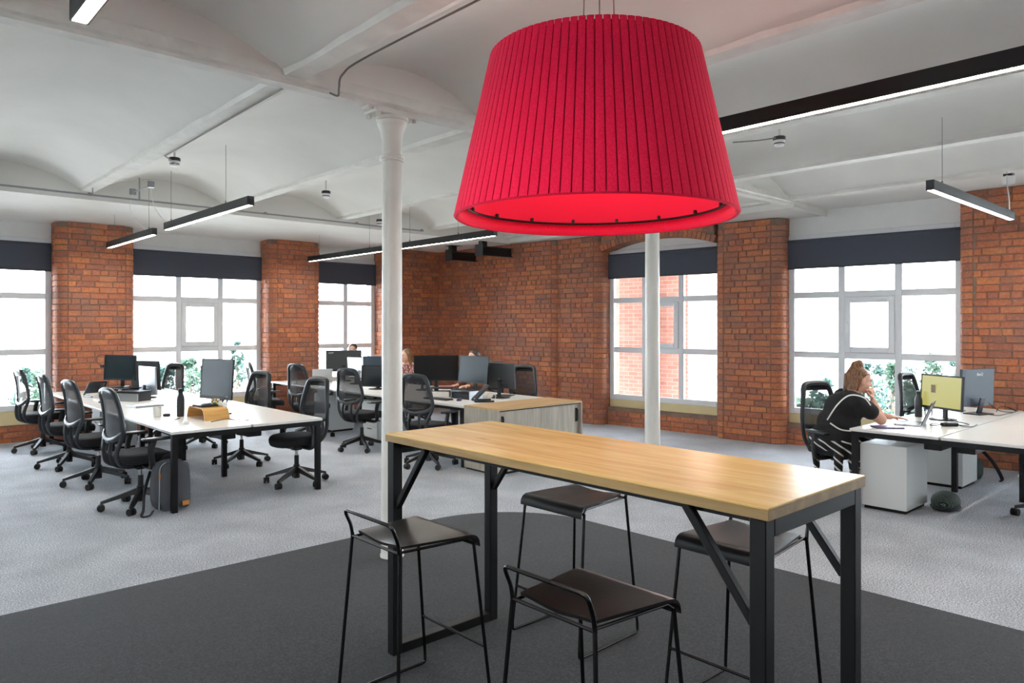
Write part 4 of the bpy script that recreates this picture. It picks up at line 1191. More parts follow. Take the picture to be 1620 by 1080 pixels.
def monitor(x, y, rz, w, h2, zb, label, screen='screen', back='blackplastic', base_z=0.73, tilt=4.0, logo=None, bezel=0.012, chin=0.02, neck='post', group=None, name='monitor'):
    """local +x = the side of the picture"""
    t = thing(name, label, 'monitor', (x, y, base_z), math.radians(rz), group)
    zc = zb-base_z
    T = Matrix.Translation((0, 0, zc)) @ Matrix.Rotation(math.radians(-tilt), 4, 'Y')
    def P(mb):
        mb.v = [tuple(T @ Vector(v)) for v in mb.v]; return mb
    sh = MB().bb(-0.022, 0.0, -w/2, w/2, 0, h2, 0.004).bb(-0.030, -0.02, -w*0.22, w*0.22, h2*0.02, h2*0.22, 0.003)
    obj('shell', P(sh), M[back], t)
    fr = MB().bb(0.0, 0.004, -w/2, -w/2+bezel, 0, h2).bb(0.0, 0.004, w/2-bezel, w/2, 0, h2).bb(0.0, 0.004, -w/2, w/2, h2-bezel, h2).bb(0.0, 0.0045, -w/2, w/2, 0, chin)
    obj('bezel', P(fr), M['blackplastic'], t)
    obj('display', P(MB().bb(0.0, 0.002, -w/2+bezel, w/2-bezel, chin, h2-bezel)), M[screen], t)
    if neck == 'post':
        k = MB().box((-0.06, 0, zc*0.5+0.06), (0.022, 0.06, zc+0.12), 0, 0.006); obj('stand_neck', k, M['blackplastic'], t)
        k = MB().lathe([(0.125, 0.0), (0.125, 0.008), (0.11, 0.014), (0.03, 0.016)], (-0.03, 0, 0), 28); obj('stand_base', k, M['blackplastic'], t, smooth=True)
    elif neck == 'plate':
        k = MB().box((-0.055, 0, zc*0.5+0.05), (0.018, 0.085, zc+0.10), 0, 0.006, M=Matrix.Rotation(math.radians(-16), 4, 'Y')); obj('stand_neck', k, M['darkglass'], t)
        k = MB().box((-0.03, 0, 0.006), (0.19, 0.24, 0.012), 0, 0.005); obj('stand_base', k, M['blackplastic'], t)
    if logo:
        s, sz, ly, lz = logo
        o = text_mesh(s, sz, M['logo'], t, tuple(T @ Vector((-0.0228, ly, lz))), (PI/2, 0, -PI/2))
    return t
GS = 'monitors on the desks'
monitor(2.70, 10.62, 212, 0.50, 0.335, 0.955, 'glossy teal dark monitor with a webcam clipped to its side, before the brick pier', 'teal', base_z=0.86, neck='post', group=GS)
monitor(3.08, 10.75, 28, 0.50, 0.40, 0.80, 'dark monitor turned away behind a silver one', 'blackscreen', 'blackplastic', group=GS)
monitor(2.985, 10.32, 5, 0.54, 0.36, 0.78, 'monitor with a pale silver back beside the black desk tidy', 'screen', 'silver', tilt=2, group=GS)
monitor(2.93, 7.86, 194, 0.545, 0.43, 0.892, 'large monitor reflecting the room above the bent wood riser', 'teal', 'blackplastic', chin=0.035, bezel=0.014, neck='plate', group=GS)
monitor(3.28, 8.72, 20, 0.50, 0.32, 0.88, 'bluish monitor back half hidden by the large monitor over the riser', 'screen', 'bluegrey', group=GS)
monitor(6.35, 11.16, 60, 0.60, 0.365, 0.895, 'wide dark monitor back with pale lettering hiding a man', 'screen', 'backgrey', logo=('acer', 0.05, 0.215, 0.325), group=GS, tilt=2)
monitor(6.22, 10.45, 8, 0.50, 0.33, 0.83, 'slim monitor back in pale silver next to the lettered monitor', 'screen', 'silver', group=GS)
monitor(6.28, 9.92, 42, 0.52, 0.30, 0.90, 'teal grey monitor back just before the column', 'screen', 'bluegrey', group=GS)
monitor(5.86, 9.36, 205, 0.52, 0.32, 0.765, 'grey screen standing low on the desk against the column', 'screen', 'blackplastic', base_z=0.73, group=GS)
monitor(6.13, 8.22, 233, 0.625, 0.358, 0.905, 'wide black monitor facing the camera beside the tilted one', 'blackscreen', group=GS)
monitor(6.17, 7.48, 184, 0.56, 0.365, 0.912, 'blue black monitor tilted towards the column in front of a hidden person', 'teal', tilt=6, group=GS)
monitor(6.40, 7.13, 2, 0.50, 0.33, 0.86, 'monitor with ridged dark back nearest the wooden cabinet', 'screen', 'backgrey', group=GS)
monitor(6.33, 8.74, 300, 0.34, 0.30, 0.93, 'narrow pale edge of a monitor left of the wide black one', 'screen', 'silver', group=GS)
m1 = monitor(8.13, 2.46, 150, 0.53, 0.345, 0.835, 'lit olive screen facing the woman in black', 'lit', bezel=0.016, chin=0.022, tilt=3, group=GS)
obj('picture', MB().bb(0.0062-0.008, 0.0070-0.008, 0.06-0.18, 0.115-0.18, 0.265, 0.345), M['lit_photo'], m1)
monitor(8.96, 2.37, 72, 0.54, 0.40, 0.815, 'large blue grey monitor back before the orange brick pier', 'screen', 'bluegrey', neck='plate', logo=('BenQ', 0.045, -0.02, 0.34), tilt=2, group=GS)

def laptop(x, y, rz, label, ang=110, w=0.33, d=0.23, z=0.73, lid='silver', body='silver', screen='screen', group='laptops'):
    t = thing('laptop', label, 'laptop', (x, y, z), math.radians(rz), group)
    obj('base', MB().bb(-d/2, d/2, -w/2, w/2, 0, 0.014, 0.003), M[body], t)
    if ang > 5:
        obj('keyboard', MB().bb(-d/2+0.02, d/2-0.075, -w/2+0.02, w/2-0.02, 0.0135, 0.0155), M['blackplastic'], t)
        T = Matrix.Translation((-d/2+0.004, 0, 0.014)) @ Matrix.Rotation(math.radians(90-ang), 4, 'Y')
        k = MB().bb(-0.007, 0, -w/2, w/2, 0, d, 0.002); k.v = [tuple(T @ Vector(v)) for v in k.v]; l = obj('lid', k, M[lid], t)
        k = MB().bb(0, 0.001, -w/2+0.008, w/2-0.008, 0.012, d-0.008); k.v = [tuple(T @ Vector(v)) for v in k.v]; obj('display', k, M[screen], l)
    else:
        obj('lid', MB().bb(-d/2, d/2, -w/2, w/2, 0.015, 0.021, 0.003), M[lid], t)
    return t
laptop(7.56, 2.55, 101, 'open grey laptop the woman in black is typing on', 112, lid='darkglass', body='silver')
laptop(6.02, 11.30, 62, 'grey laptop open at the far end beside the brick pier', 112, lid='silver')
laptop(2.62, 9.20, 100, 'closed silver laptop lying before the black desk tidy', 0)
laptop(2.78, 7.60, 100, 'thin closed laptop lying on the bent wood riser', 0, z=0.853, w=0.28, d=0.19, lid='darkglass', body='darkglass')

def on(name, label, cat, loc, rz=0, group=None): return thing(name, label, cat, loc, math.radians(rz), group)
# bent wood riser: one board folded over
def riser(x, y, rz, w, d, h2, label, m, name='monitor_riser', foot=0.0):
    t = on(name, label, 'monitor riser', (x, y, 0.73), rz)
    out = fillet([(0, -w/2, 0), (0, -w/2+0.05, h2), (0, w/2-0.05, h2), (0, w/2, 0)], 0.06, 8)
    inn = fillet([(0, -w/2+0.013, 0), (0, -w/2+0.059, h2-0.012), (0, w/2-0.059, h2-0.012), (0, w/2-0.013, 0)], 0.05, 8)
    mb = MB(); n = len(out); vs = []
    for xx in (-d/2, d/2):
        vs += [(xx, p[1], p[2]) for p in out] + [(xx, p[1], p[2]) for p in inn]
    fs = []
    for i in range(n-1):
        fs += [(i, i+1, 2*n+i+1, 2*n+i), (n+i, 3*n+i, 3*n+i+1, n+i+1), (i, n+i, n+i+1, i+1), (2*n+i, 2*n+i+1, 3*n+i+1, 3*n+i)]
    fs += [(0, 2*n, 3*n, n), (n-1, 2*n-1, 4*n-1, 3*n-1)]
    mb.add(vs, fs); obj('board', mb, M[m], t, smooth=True)
    return t
r_ = riser(2.765, 7.61, 0, 0.52, 0.25, 0.122, 'bent oak plywood riser on the near desk', 'bent_oak')
t = on('puzzle_cube', 'small colourful puzzle cube on the wooden riser', 'puzzle cube', (2.80, 7.50, 0.876), 25)
obj('core', MB().box((0, 0, 0.028), (0.054, 0.054, 0.054), 0, 0.003), M['blackplastic'], t)
pal = [mat('sticker_yellow', srgb(232, 212, 60), 0.4), mat('sticker_green', srgb(60, 150, 80), 0.4), mat('sticker_red', srgb(200, 50, 50), 0.4), mat('sticker_white', srgb(236, 236, 232), 0.4)]
rnd = random.Random(3)
for i in range(3):
    for j in range(3):
        obj('sticker', MB().bb(-0.0285, -0.0268, -0.0255+0.018*i, -0.0095+0.018*i, 0.0025+0.018*j, 0.0185+0.018*j), rnd.choice(pal), t)
        obj('sticker', MB().bb(-0.0255+0.018*i, -0.0095+0.018*i, -0.0285, -0.0268, 0.0025+0.018*j, 0.0185+0.018*j), rnd.choice(pal), t)
        obj('sticker', MB().bb(-0.0255+0.018*i, -0.0095+0.018*i, -0.0255+0.018*j, -0.0095+0.018*j, 0.0545, 0.0562), rnd.choice(pal), t)
t = on('headphones', 'white and black headset lying beside the puzzle cube', 'headset', (2.86, 7.42, 0.853), 0)
obj('headband', MB().tube(smooth_path([(-0.02, -0.06, 0.02), (0.02, -0.05, 0.09), (0.02, 0.03, 0.09), (-0.02, 0.05, 0.02)], 5), 0.008, 8), M['blackplastic'], t, smooth=True)
for yy in (-0.06, 0.05): obj('ear_cup', MB().ell((-0.02, yy, 0.03), (0.028, 0.014, 0.03), 14, 8), M['white'], t, smooth=True)
t = on('webcam', 'black webcam on a curved cable at the side of the teal monitor', 'webcam', (2.552, 10.815, 1.14), 0)
obj('body', MB().box((0.0, 0.0, 0), (0.05, 0.075, 0.035), -0.5, 0.008), M['blackplastic'], t)
obj('lead', MB().tube(smooth_path([(-0.02, 0.0, 0.0), (-0.06, 0.02, 0.06), (-0.05, 0.02, 0.14), (0.02, 0.0, 0.15)], 6), 0.004, 6), M['cable'], t, smooth=True)
t = on('desk_tidy', 'black box shaped desk tidy under the teal monitor', 'desk organiser', (2.72, 10.03, 0.73), 32)
obj('box', MB().bb(-0.11, 0.11, -0.17, 0.17, 0, 0.115, 0.006), M['blackplastic'], t)
obj('tray', MB().bb(-0.12, 0.12, -0.18, 0.18, 0.115, 0.125, 0.003), M['greyplastic'], t)
obj('foot', MB().bb(-0.13, -0.11, -0.17, 0.17, 0, 0.10, 0.004), M['steel'], t)
t = on('riser_shelf', 'flat dark shelf carrying the teal monitor', 'monitor riser', (2.72, 10.66, 0.73), 20)
obj('shelf', MB().bb(-0.14, 0.14, -0.25, 0.25, 0.115, 0.13, 0.003), M['blackplastic'], t)
for yy in (-0.22, 0.22): obj('support', MB().bb(-0.12, 0.12, yy-0.015, yy+0.015, 0, 0.115, 0.003), M['blackplastic'], t)
def bottle(x, y, z, h2, r, m, cap, label, group=None):
    t = on('bottle', label, 'bottle', (x, y, z), 0, group)
    obj('body', MB().lathe([(r*0.92, 0), (r, 0.008), (r, h2*0.62), (r*0.92, h2*0.70), (r*0.62, h2*0.80), (r*0.55, h2*0.86)], n=20), M[m], t, smooth=True)
    obj('cap', MB().lathe([(r*0.58, h2*0.86), (r*0.60, h2*0.87), (r*0.60, h2*0.99), (r*0.5, h2)], n=20), M[cap], t, smooth=True)
bottle(2.60, 7.93, 0.73, 0.29, 0.038, 'darkglass', 'blackplastic', 'dark grey flask standing beside the wooden riser')
bottle(8.22, 2.69, 0.73, 0.27, 0.036, 'darkglass', 'blackplastic', 'dark flask standing between the woman in black and the lit screen')
t = on('tumbler', 'clear glass tumbler with a grey banded lid near the flask', 'tumbler', (8.42, 2.66, 0.73))
obj('glass', MB().lathe([(0.032, 0), (0.036, 0.005), (0.042, 0.15), (0.039, 0.15), (0.033, 0.01)], n=20), M['glass'], t, smooth=True)
obj('band', MB().lathe([(0.043, 0.07), (0.043, 0.12)], n=20), M['greyplastic'], t, smooth=True)
obj('lid', MB().lathe([(0.046, 0.15), (0.046, 0.185), (0.03, 0.19)], n=20), M['greyplastic'], t, smooth=True)
obj('straw', MB().tube([(0, 0, 0.15), (0.02, 0.01, 0.24)], 0.004, 8), M['blackplastic'], t)
t = on('mug', 'white mug near the front of the first desk', 'mug', (2.41, 8.06, 0.73), 40)
obj('cup', MB().lathe([(0.034, 0), (0.040, 0.004), (0.044, 0.10), (0.040, 0.10), (0.036, 0.01)], n=24), M['paper'], t, smooth=True)
obj('handle', MB().tube(smooth_path([(0.042, 0, 0.085), (0.068, 0, 0.07), (0.066, 0, 0.035), (0.040, 0, 0.022)], 5), 0.006, 8), M['paper'], t, smooth=True)
tag(obj('tin', MB().lathe([(0.034, 0), (0.036, 0.004), (0.036, 0.022), (0.026, 0.028)], n=20), M['blackplastic'], loc=(2.50, 8.05, 0.73), smooth=True), 'small round black tin beside the white mug', 'tin')
def mouse(x, y, rz, m, label):
    t = on('computer_mouse', label, 'mouse', (x, y, 0.73), rz, 'computer mice')
    k = MB().ell((0, 0, 0.012), (0.055, 0.031, 0.026), 18, 10); k.v = [(a, b, max(c, 0.0)) for a, b, c in k.v]; obj('shell', k, M[m], t, smooth=True)
    obj('wheel', MB().cyl((0.03, -0.004, 0.03), (0.03, 0.004, 0.03), 0.008, n=10), M['blackplastic'], t)
mouse(2.44, 7.29, 70, 'white', 'white computer mouse at the very front of the first desk')
mouse(5.72, 7.19, 30, 'purple', 'purple computer mouse in front of the black risers')
def keyboard(x, y, rz, w, m, keys, label):
    t = on('keyboard', label, 'keyboard', (x, y, 0.73), rz, 'keyboards')
    obj('tray', MB().bb(-0.065, 0.065, -w/2, w/2, 0, 0.014, 0.003), M[m], t)
    k = MB(); n = int(w/0.02)
    for r in range(5):
        for i in range(n):
            k.box((-0.048+0.024*r, -w/2+0.014+(w-0.028)*(i+0.5)/n, 0.0165), (0.019, (w-0.028)/n-0.003, 0.006))
    o = obj('keys', k, M[keys], t); o['kind'] = 'stuff'
keyboard(2.40, 10.22, 175, 0.42, 'greyplastic', 'white', 'pale keyboard behind the second chair of the row')
keyboard(5.64, 7.52, 185, 0.44, 'blackplastic', 'greyplastic', 'black keyboard in front of the wide black monitor')
def lap_stand(x, y, rz, label):
    t = on('laptop_stand', label, 'laptop stand', (x, y, 0.73), rz, 'laptop stands')
    for yy in (-0.11, 0.11):
        obj('leg', MB().tube(fillet([(-0.13, yy, 0.012), (0.12, yy, 0.012), (-0.06, yy, 0.19)], 0.02), 0.011, 8), M['greyplastic'], t, smooth=True)
    obj('plate', MB().box((0.012, 0, 0.125), (0.24, 0.20, 0.012), 0, 0.003, M=Matrix.Rotation(math.radians(-42), 4, 'Y').inverted() if False else Matrix.Rotation(math.radians(42), 4, 'Y')), M['darkglass'], t)
    obj('cross_bar', MB().tube([(-0.06, -0.11, 0.19), (-0.06, 0.11, 0.19)], 0.011, 8), M['greyplastic'], t)
lap_stand(2.50, 10.92, 100, 'grey folding laptop stand before the brick pier')
lap_stand(5.88, 6.93, 150, 'black folding laptop stand by the cabinet with looped cable')
for (x, y, rz, w, lab) in ((5.90, 7.82, 45, 0.36, 'black desk riser with white papers inside, under the wide black monitor'), (5.98, 7.36, 5, 0.36, 'black wire desk riser beside the purple mouse')):
    t = on('riser_shelf', lab, 'monitor riser', (x, y, 0.73), rz, 'desk risers')
    obj('shelf', MB().bb(-0.12, 0.12, -w/2, w/2, 0.11, 0.122, 0.003), M['blackplastic'], t)
    for yy in (-w/2+0.01, w/2-0.01): obj('support', MB().bb(-0.12, 0.12, yy-0.008, yy+0.008, 0, 0.11, 0.002), M['silver'], t)
    if rz == 45: tag(obj('paper_stack', MB().bb(-0.10, 0.10, -w/2+0.05, w/2-0.03, 0.001, 0.075, 0.002), M['paper'], loc=(x, y, 0.73), rz=math.radians(rz)), 'white papers stacked inside the desk riser under the wide black monitor', 'papers')
    else: obj('basket', MB().bb(-0.11, 0.10, -w/2+0.03, w/2-0.03, 0.002, 0.085, 0.01), M['darkglass'], t)
tag(obj('tablet', MB().bb(-0.09, 0.09, -0.13, 0.13, 0, 0.011, 0.004), M['blackplastic'], loc=(6.60, 7.32, 0.73), rz=0.5), 'black tablet lying near the chair by the brick wall', 'tablet')
tag(obj('notebook', MB().bb(-0.075, 0.075, -0.125, 0.125, 0, 0.012, 0.002), M['purple'], loc=(7.13, 2.60, 0.73), rz=math.radians(42)), 'slim purple notebook before the elbow of the woman in black', 'notebook')
tag(obj('paper_pad', MB().bb(-0.10, 0.10, -0.07, 0.07, 0, 0.014, 0.002), M['silver'], loc=(9.18, 2.60, 0.73), rz=0.3), 'grey pad lying behind the large blue grey monitor', 'notepad')
t = on('power_adapter', 'black power adapter with trailing leads on the right desk', 'power adapter', (7.66, 2.24, 0.73), 0)
obj('brick_body', MB().box((0, 0, 0.017), (0.15, 0.06, 0.033), math.radians(-40), 0.008), M['blackplastic'], t)
for k, pts in enumerate(([(0.05, -0.05, 0.015), (0.12, -0.10, 0.006), (0.25, -0.09, 0.006), (0.40, 0.05, 0.006), (0.47, 0.16, 0.03)], [(-0.05, 0.05, 0.015), (-0.10, 0.12, 0.006), (0.02, 0.16, 0.006), (0.20, 0.10, 0.006), (0.36, 0.02, 0.006)], [(0.06, -0.06, 0.01), (0.02, -0.12, 0.006), (0.10, -0.16, 0.004), (0.30, -0.15, 0.004)])):
    obj('lead', MB().tube(smooth_path(pts, 7), 0.0038, 6), M['cable'], t, smooth=True)
t = on('cable', 'tangle of black leads behind the large blue grey monitor', 'cable', (9.12, 2.20, 0.73), 0)
for pts in ([(0, 0.10, 0.12), (0.10, 0.02, 0.03), (0.22, -0.06, 0.006), (0.36, -0.08, 0.006), (0.42, 0.0, 0.03)], [(-0.3, 0.05, 0.02), (-0.2, -0.05, 0.006), (0.05, -0.07, 0.006), (0.2, -0.09, 0.006)], [(0.18, 0.06, 0.006), (0.28, 0.05, 0.05), (0.37, -0.02, 0.04), (0.36, -0.10, 0.006)]):
    obj('lead', MB().tube(smooth_path(pts, 7), 0.004, 6), M['cable'], t, smooth=True)
t = on('cable', 'looped white cable beside the black laptop stand', 'cable', (6.12, 7.02, 0.73), 0)
obj('loop', MB().tube(smooth_path([(-0.06, 0.05, 0.004), (-0.05, 0.03, 0.06), (-0.02, 0.0, 0.085), (0.03, -0.03, 0.06), (0.03, -0.03, 0.02), (0.0, -0.02, 0.005), (0.12, -0.10, 0.005)], 7), 0.005, 6), M['white'], t, smooth=True)
obj('loop', MB().tube(smooth_path([(0.03, 0.02, 0.05), (0.05, 0.0, 0.03), (0.10, 0.06, 0.05), (0.16, 0.0, 0.03), (0.2, -0.06, 0.005)], 7), 0.004, 6), M['cable'], t, smooth=True)
t = on('cable', 'black lead wandering over the front of the wooden riser desk', 'cable', (2.78, 7.30, 0.73), 0)
obj('lead', MB().tube(smooth_path([(-0.12, -0.06, 0.004), (-0.03, 0.0, 0.004), (0.05, -0.01, 0.012), (0.12, -0.04, 0.006), (0.20, -0.2, 0.004)], 7), 0.0035, 6), M['cable'], t, smooth=True)
tag(obj('pen', MB().tube([(2.44, 7.62, 0.736), (2.53, 7.74, 0.736)], 0.004, 8), M['blackplastic'], smooth=True), 'thin black pen lying between the flask and the white mouse', 'pen')
t = on('cable', 'dark leads hanging below the right desk in front of the brick', 'cable', (9.30, 2.05, 0.0), 0)
for k in range(4):
    obj('lead', MB().tube(smooth_path([(-0.1+0.09*k, 0.05*k, 0.60), (-0.08+0.1*k, 0.03, 0.40), (0.02+0.05*k, -0.05+0.03*k, 0.20), (0.05+0.02*k, 0, 0.06)], 6), 0.005, 6), M['cable'], t, smooth=True)
obj('plug', MB().box((0.08, 0, 0.045), (0.05, 0.05, 0.04), 0.4, 0.008), M['white'], t)
M['pink'] = mat('pink_folder', srgb(196, 120, 122), 0.6)
for x, y, lab, lab2 in ((6.30, 11.42, 'pile of white papers below the lettered monitor', 'pink folder on the papers below the lettered monitor'), (6.52, 8.52, 'white paper pile behind the wide black monitor', 'pink folder on the paper pile behind the wide black monitor')):
    tag(obj('paper_stack', MB().bb(-0.09, 0.09, -0.12, 0.12, 0, 0.05, 0.002), M['paper'], loc=(x, y, 0.73), rz=math.radians(60)), lab, 'papers')
    tag(obj('folder', MB().bb(-0.095, 0.095, -0.125, 0.125, 0, 0.011, 0.002), M['pink'], loc=(x, y, 0.7805), rz=math.radians(58)), lab2, 'folder')

# ------------------------------------------------------------------ bags
def soft(mb, name, m, parent, sub=2):
    me = mb.mesh(name, True); o = link(name, me, m, parent)
    s = o.modifiers.new('soft', 'SUBSURF'); s.levels = sub; s.render_levels = sub
    return o
M['bag'] = mat('grey_canvas', srgb(86, 88, 94), 0.85, bump=0.4, bscale=220, var=0.12, vscale=6)
M['bag_dark'] = mat('charcoal_canvas', srgb(46, 47, 52), 0.85, bump=0.4, bscale=220)
M['tan'] = mat('tan_leather', srgb(206, 138, 58), 0.6)
t = on('backpack', 'slate grey backpack leaning against the desk leg with a tan leather patch', 'backpack', (2.19, 6.965, 0), 4)
def padbox(x0, x1, y0, y1, z0, z1, n=3, taper=0.06):
    bm = bmesh.new(); bmesh.ops.create_cube(bm, size=1)
    for v in bm.verts:
        tz = 1-taper*(v.co.z+0.5)
        v.co = Vector(((x0+x1)/2+v.co.x*(x1-x0)*tz, (y0+y1)/2+v.co.y*(y1-y0)*(1-taper*2*(v.co.z+0.5)), (z0+z1)/2+v.co.z*(z1-z0)))
    bmesh.ops.bevel(bm, geom=list(bm.edges), offset=min(x1-x0, y1-y0, z1-z0)*0.28, segments=2, affect='EDGES')
    bm.verts.index_update(); mb = MB(); mb.add([tuple(v.co) for v in bm.verts], [tuple(v.index for v in f.verts) for f in bm.faces]); bm.free(); return mb
soft(padbox(-0.175, 0.175, -0.06, 0.09, 0.005, 0.47), 'main_body', M['bag'], t, 1)
soft(padbox(-0.12, 0.165, -0.085, -0.03, 0.01, 0.44), 'front_pocket', M['bag'], t, 1)
obj('zip', MB().tube(smooth_path([(-0.122, -0.072, 0.03), (-0.118, -0.072, 0.25), (-0.112, -0.068, 0.40), (-0.06, -0.062, 0.45)], 5), 0.004, 6), M['silver'], t, smooth=True)
obj('zip_pull', MB().bb(-0.126, -0.114, -0.084, -0.078, 0.31, 0.36), M['tan'], t)
obj('leather_patch', MB().bb(0.075, 0.14, -0.092, -0.084, 0.045, 0.085, 0.002), M['tan'], t)
obj('carry_handle', MB().tube(smooth_path([(-0.05, 0.05, 0.45), (-0.03, 0.05, 0.49), (0.06, 0.05, 0.49), (0.08, 0.05, 0.45)], 5), 0.010, 8), M['bag_dark'], t, smooth=True)
obj('shoulder_strap', MB().tube(smooth_path([(-0.14, 0.08, 0.36), (-0.21, 0.02, 0.20), (-0.25, -0.06, 0.06), (-0.28, -0.10, 0.012), (-0.22, -0.11, 0.010), (-0.17, -0.06, 0.03)], 6), 0.020, 8, flat=0.4), M['bag_dark'], t, smooth=True)
def patterned():
    m, tt, b, o = nt('dark_patterned_fabric'); N = tt.nodes.new; L = tt.links.new
    tc = N('ShaderNodeTexCoord'); w = N('ShaderNodeTexWave'); w.inputs['Scale'].default_value = 28; w.inputs['Distortion'].default_value = 6; w.inputs['Detail'].default_value = 2
    L(tc.outputs['Object'], w.inputs['Vector']); rp = N('ShaderNodeValToRGB'); rp.color_ramp.elements[0].color = srgb(34, 38, 36); rp.color_ramp.elements[1].color = srgb(96, 116, 108)
    rp.color_ramp.elements[0].position = 0.55; rp.color_ramp.elements[1].position = 0.8
    L(w.outputs['Color'], rp.inputs['Fac']); L(rp.outputs['Color'], b.inputs['Base Color']); b.inputs['Roughness'].default_value = 0.8; return m
M['pattern'] = patterned()
t = on('bag', 'dark green patterned pouch on the carpet beside the near pedestal', 'bag', (7.42, 2.20, 0), 10)
k = MB().ell((0, 0, 0.075), (0.19, 0.12, 0.088), 20, 12); k.v = [(a, b, max(c, 0.004)) for a, b, c in k.v]; obj('body', k, M['pattern'], t, smooth=True)
k = MB().ell((-0.01, 0, 0.03), (0.185, 0.125, 0.03), 20, 8); k.v = [(a, b, max(c, 0.002)) for a, b, c in k.v]; obj('base', k, M['bag_dark'], t, smooth=True)
t = on('backpack', 'black backpack slumped behind the further pedestal with its strap out', 'backpack', (9.10, 2.50, 0), -20)
soft(padbox(-0.14, 0.14, -0.12, 0.10, 0.003, 0.40), 'main_body', M['bag_dark'], t, 1)
soft(padbox(-0.10, 0.10, -0.17, -0.08, 0.005, 0.24), 'front_pocket', M['pattern'], t, 1)
obj('shoulder_strap', MB().tube(smooth_path([(0.05, -0.10, 0.36), (0.10, -0.22, 0.22), (0.14, -0.30, 0.05), (0.10, -0.31, 0.015)], 6), 0.018, 8, flat=0.4), M['bag_dark'], t, smooth=True)
# ------------------------------------------------------------------ people (local +x = the way they face)
def remeshed(mb, name, vox, smooth_it=4):
    me = bpy.data.meshes.new(name); me.from_pydata(mb.v, [], mb.f); me.update()
    tmp = bpy.data.objects.new('tmp_body', me); C.objects.link(tmp)
    r = tmp.modifiers.new('r', 'REMESH'); r.mode = 'VOXEL'; r.voxel_size = vox; r.use_smooth_shade = True
    s = tmp.modifiers.new('s', 'SMOOTH'); s.factor = 0.5; s.iterations = smooth_it
    dg = bpy.context.evaluated_depsgraph_get()
    out = bpy.data.meshes.new_from_object(tmp.evaluated_get(dg))
    bpy.data.objects.remove(tmp, do_unlink=True)
    out.name = name
    return out
def fabric_pat(name, base, mark, scale, thr, wave=False):
    m, t, b, o = nt(name); N = t.nodes.new; L = t.links.new
    tc = N('ShaderNodeTexCoord')
    if wave:
        w = N('ShaderNodeTexWave'); w.inputs['Scale'].default_value = scale; w.inputs['Distortion'].default_value = 3.5; w.inputs['Detail'].default_value = 1.0; w.inputs['Detail Scale'].default_value = 0.8
        mp = N('ShaderNodeMapping'); mp.inputs['Rotation'].default_value = (0.4, 0.9, 0.5); L(tc.outputs['Object'], mp.inputs['Vector']); L(mp.outputs[0], w.inputs['Vector']); src = w.outputs['Color']
    else:
        w = N('ShaderNodeTexVoronoi'); w.inputs['Scale'].default_value = scale; L(tc.outputs['Object'], w.inputs['Vector']); src = w.outputs['Distance']
    rp = N('ShaderNodeValToRGB'); rp.color_ramp.elements[0].position = thr; rp.color_ramp.elements[1].position = thr+0.04
    rp.color_ramp.elements[0].color = base; rp.color_ramp.elements[1].color = mark
    L(src, rp.inputs['Fac']); L(rp.outputs['Color'], b.inputs['Base Color']); b.inputs['Roughness'].default_value = 0.85
    return m
def hair_mat(name, c0, c1):
    m, t, b, o = nt(name); N = t.nodes.new; L = t.links.new
    tc = N('ShaderNodeTexCoord'); mp = N('ShaderNodeMapping'); mp.inputs['Scale'].default_value = (60, 60, 6); L(tc.outputs['Object'], mp.inputs['Vector'])
    n = N('ShaderNodeTexNoise'); n.inputs['Scale'].default_value = 2; n.inputs['Detail'].default_value = 3; L(mp.outputs[0], n.inputs['Vector'])
    rp = N('ShaderNodeValToRGB'); rp.color_ramp.elements[0].color = c0; rp.color_ramp.elements[1].color = c1; rp.color_ramp.elements[0].position = 0.3; rp.color_ramp.elements[1].position = 0.7
    L(n.outputs['Fac'], rp.inputs['Fac']); L(rp.outputs['Color'], b.inputs['Base Color']); b.inputs['Roughness'].default_value = 0.45
    bp = N('ShaderNodeBump'); bp.inputs['Strength'].default_value = 0.6; bp.inputs['Distance'].default_value = 0.006; L(n.outputs['Fac'], bp.inputs['Height']); L(bp.outputs['Normal'], b.inputs['Normal'])
    return m
def hand(mb, wrist, dirv, palm_n, curl=0.5, side=1, s=1.0):
    """palm with four bent fingers and a thumb; dirv = along the hand, palm_n = out of the palm, side picks the thumb side"""
    w = Vector(wrist); d = Vector(dirv).normalized(); n = Vector(palm_n).normalized(); n = (n-d*n.dot(d)).normalized(); a = d.cross(n)*side
    for k in range(4):
        o = a*(0.030-0.020*k)*s
        mb.cap(w+o*0.6+d*0.005, w+o+d*0.085*s, 0.014*s, 0.012*s, 8)
        L = [0.070, 0.080, 0.074, 0.058][k]*s
        p0 = w+o+d*0.085*s; ang = 0
        for q, f in enumerate((0.45, 0.32, 0.23)):
            ang += curl*(0.55+0.25*q)
            p1 = p0+(d*math.cos(ang)+n*math.sin(ang))*L*f
            mb.cap(p0, p1, (0.0095-0.001*q)*s, (0.0088-0.001*q)*s, 8); p0 = p1
    p0 = w+a*0.028*s+d*0.028*s; p1 = p0+(a*0.75+d*0.6+n*0.35).normalized()*0.042*s; p2 = p1+(d*0.85+a*0.2+n*0.45).normalized()*0.034*s
    mb.cap(p0, p1, 0.014*s, 0.011*s, 8); mb.cap(p1, p2, 0.0105*s, 0.009*s, 8)
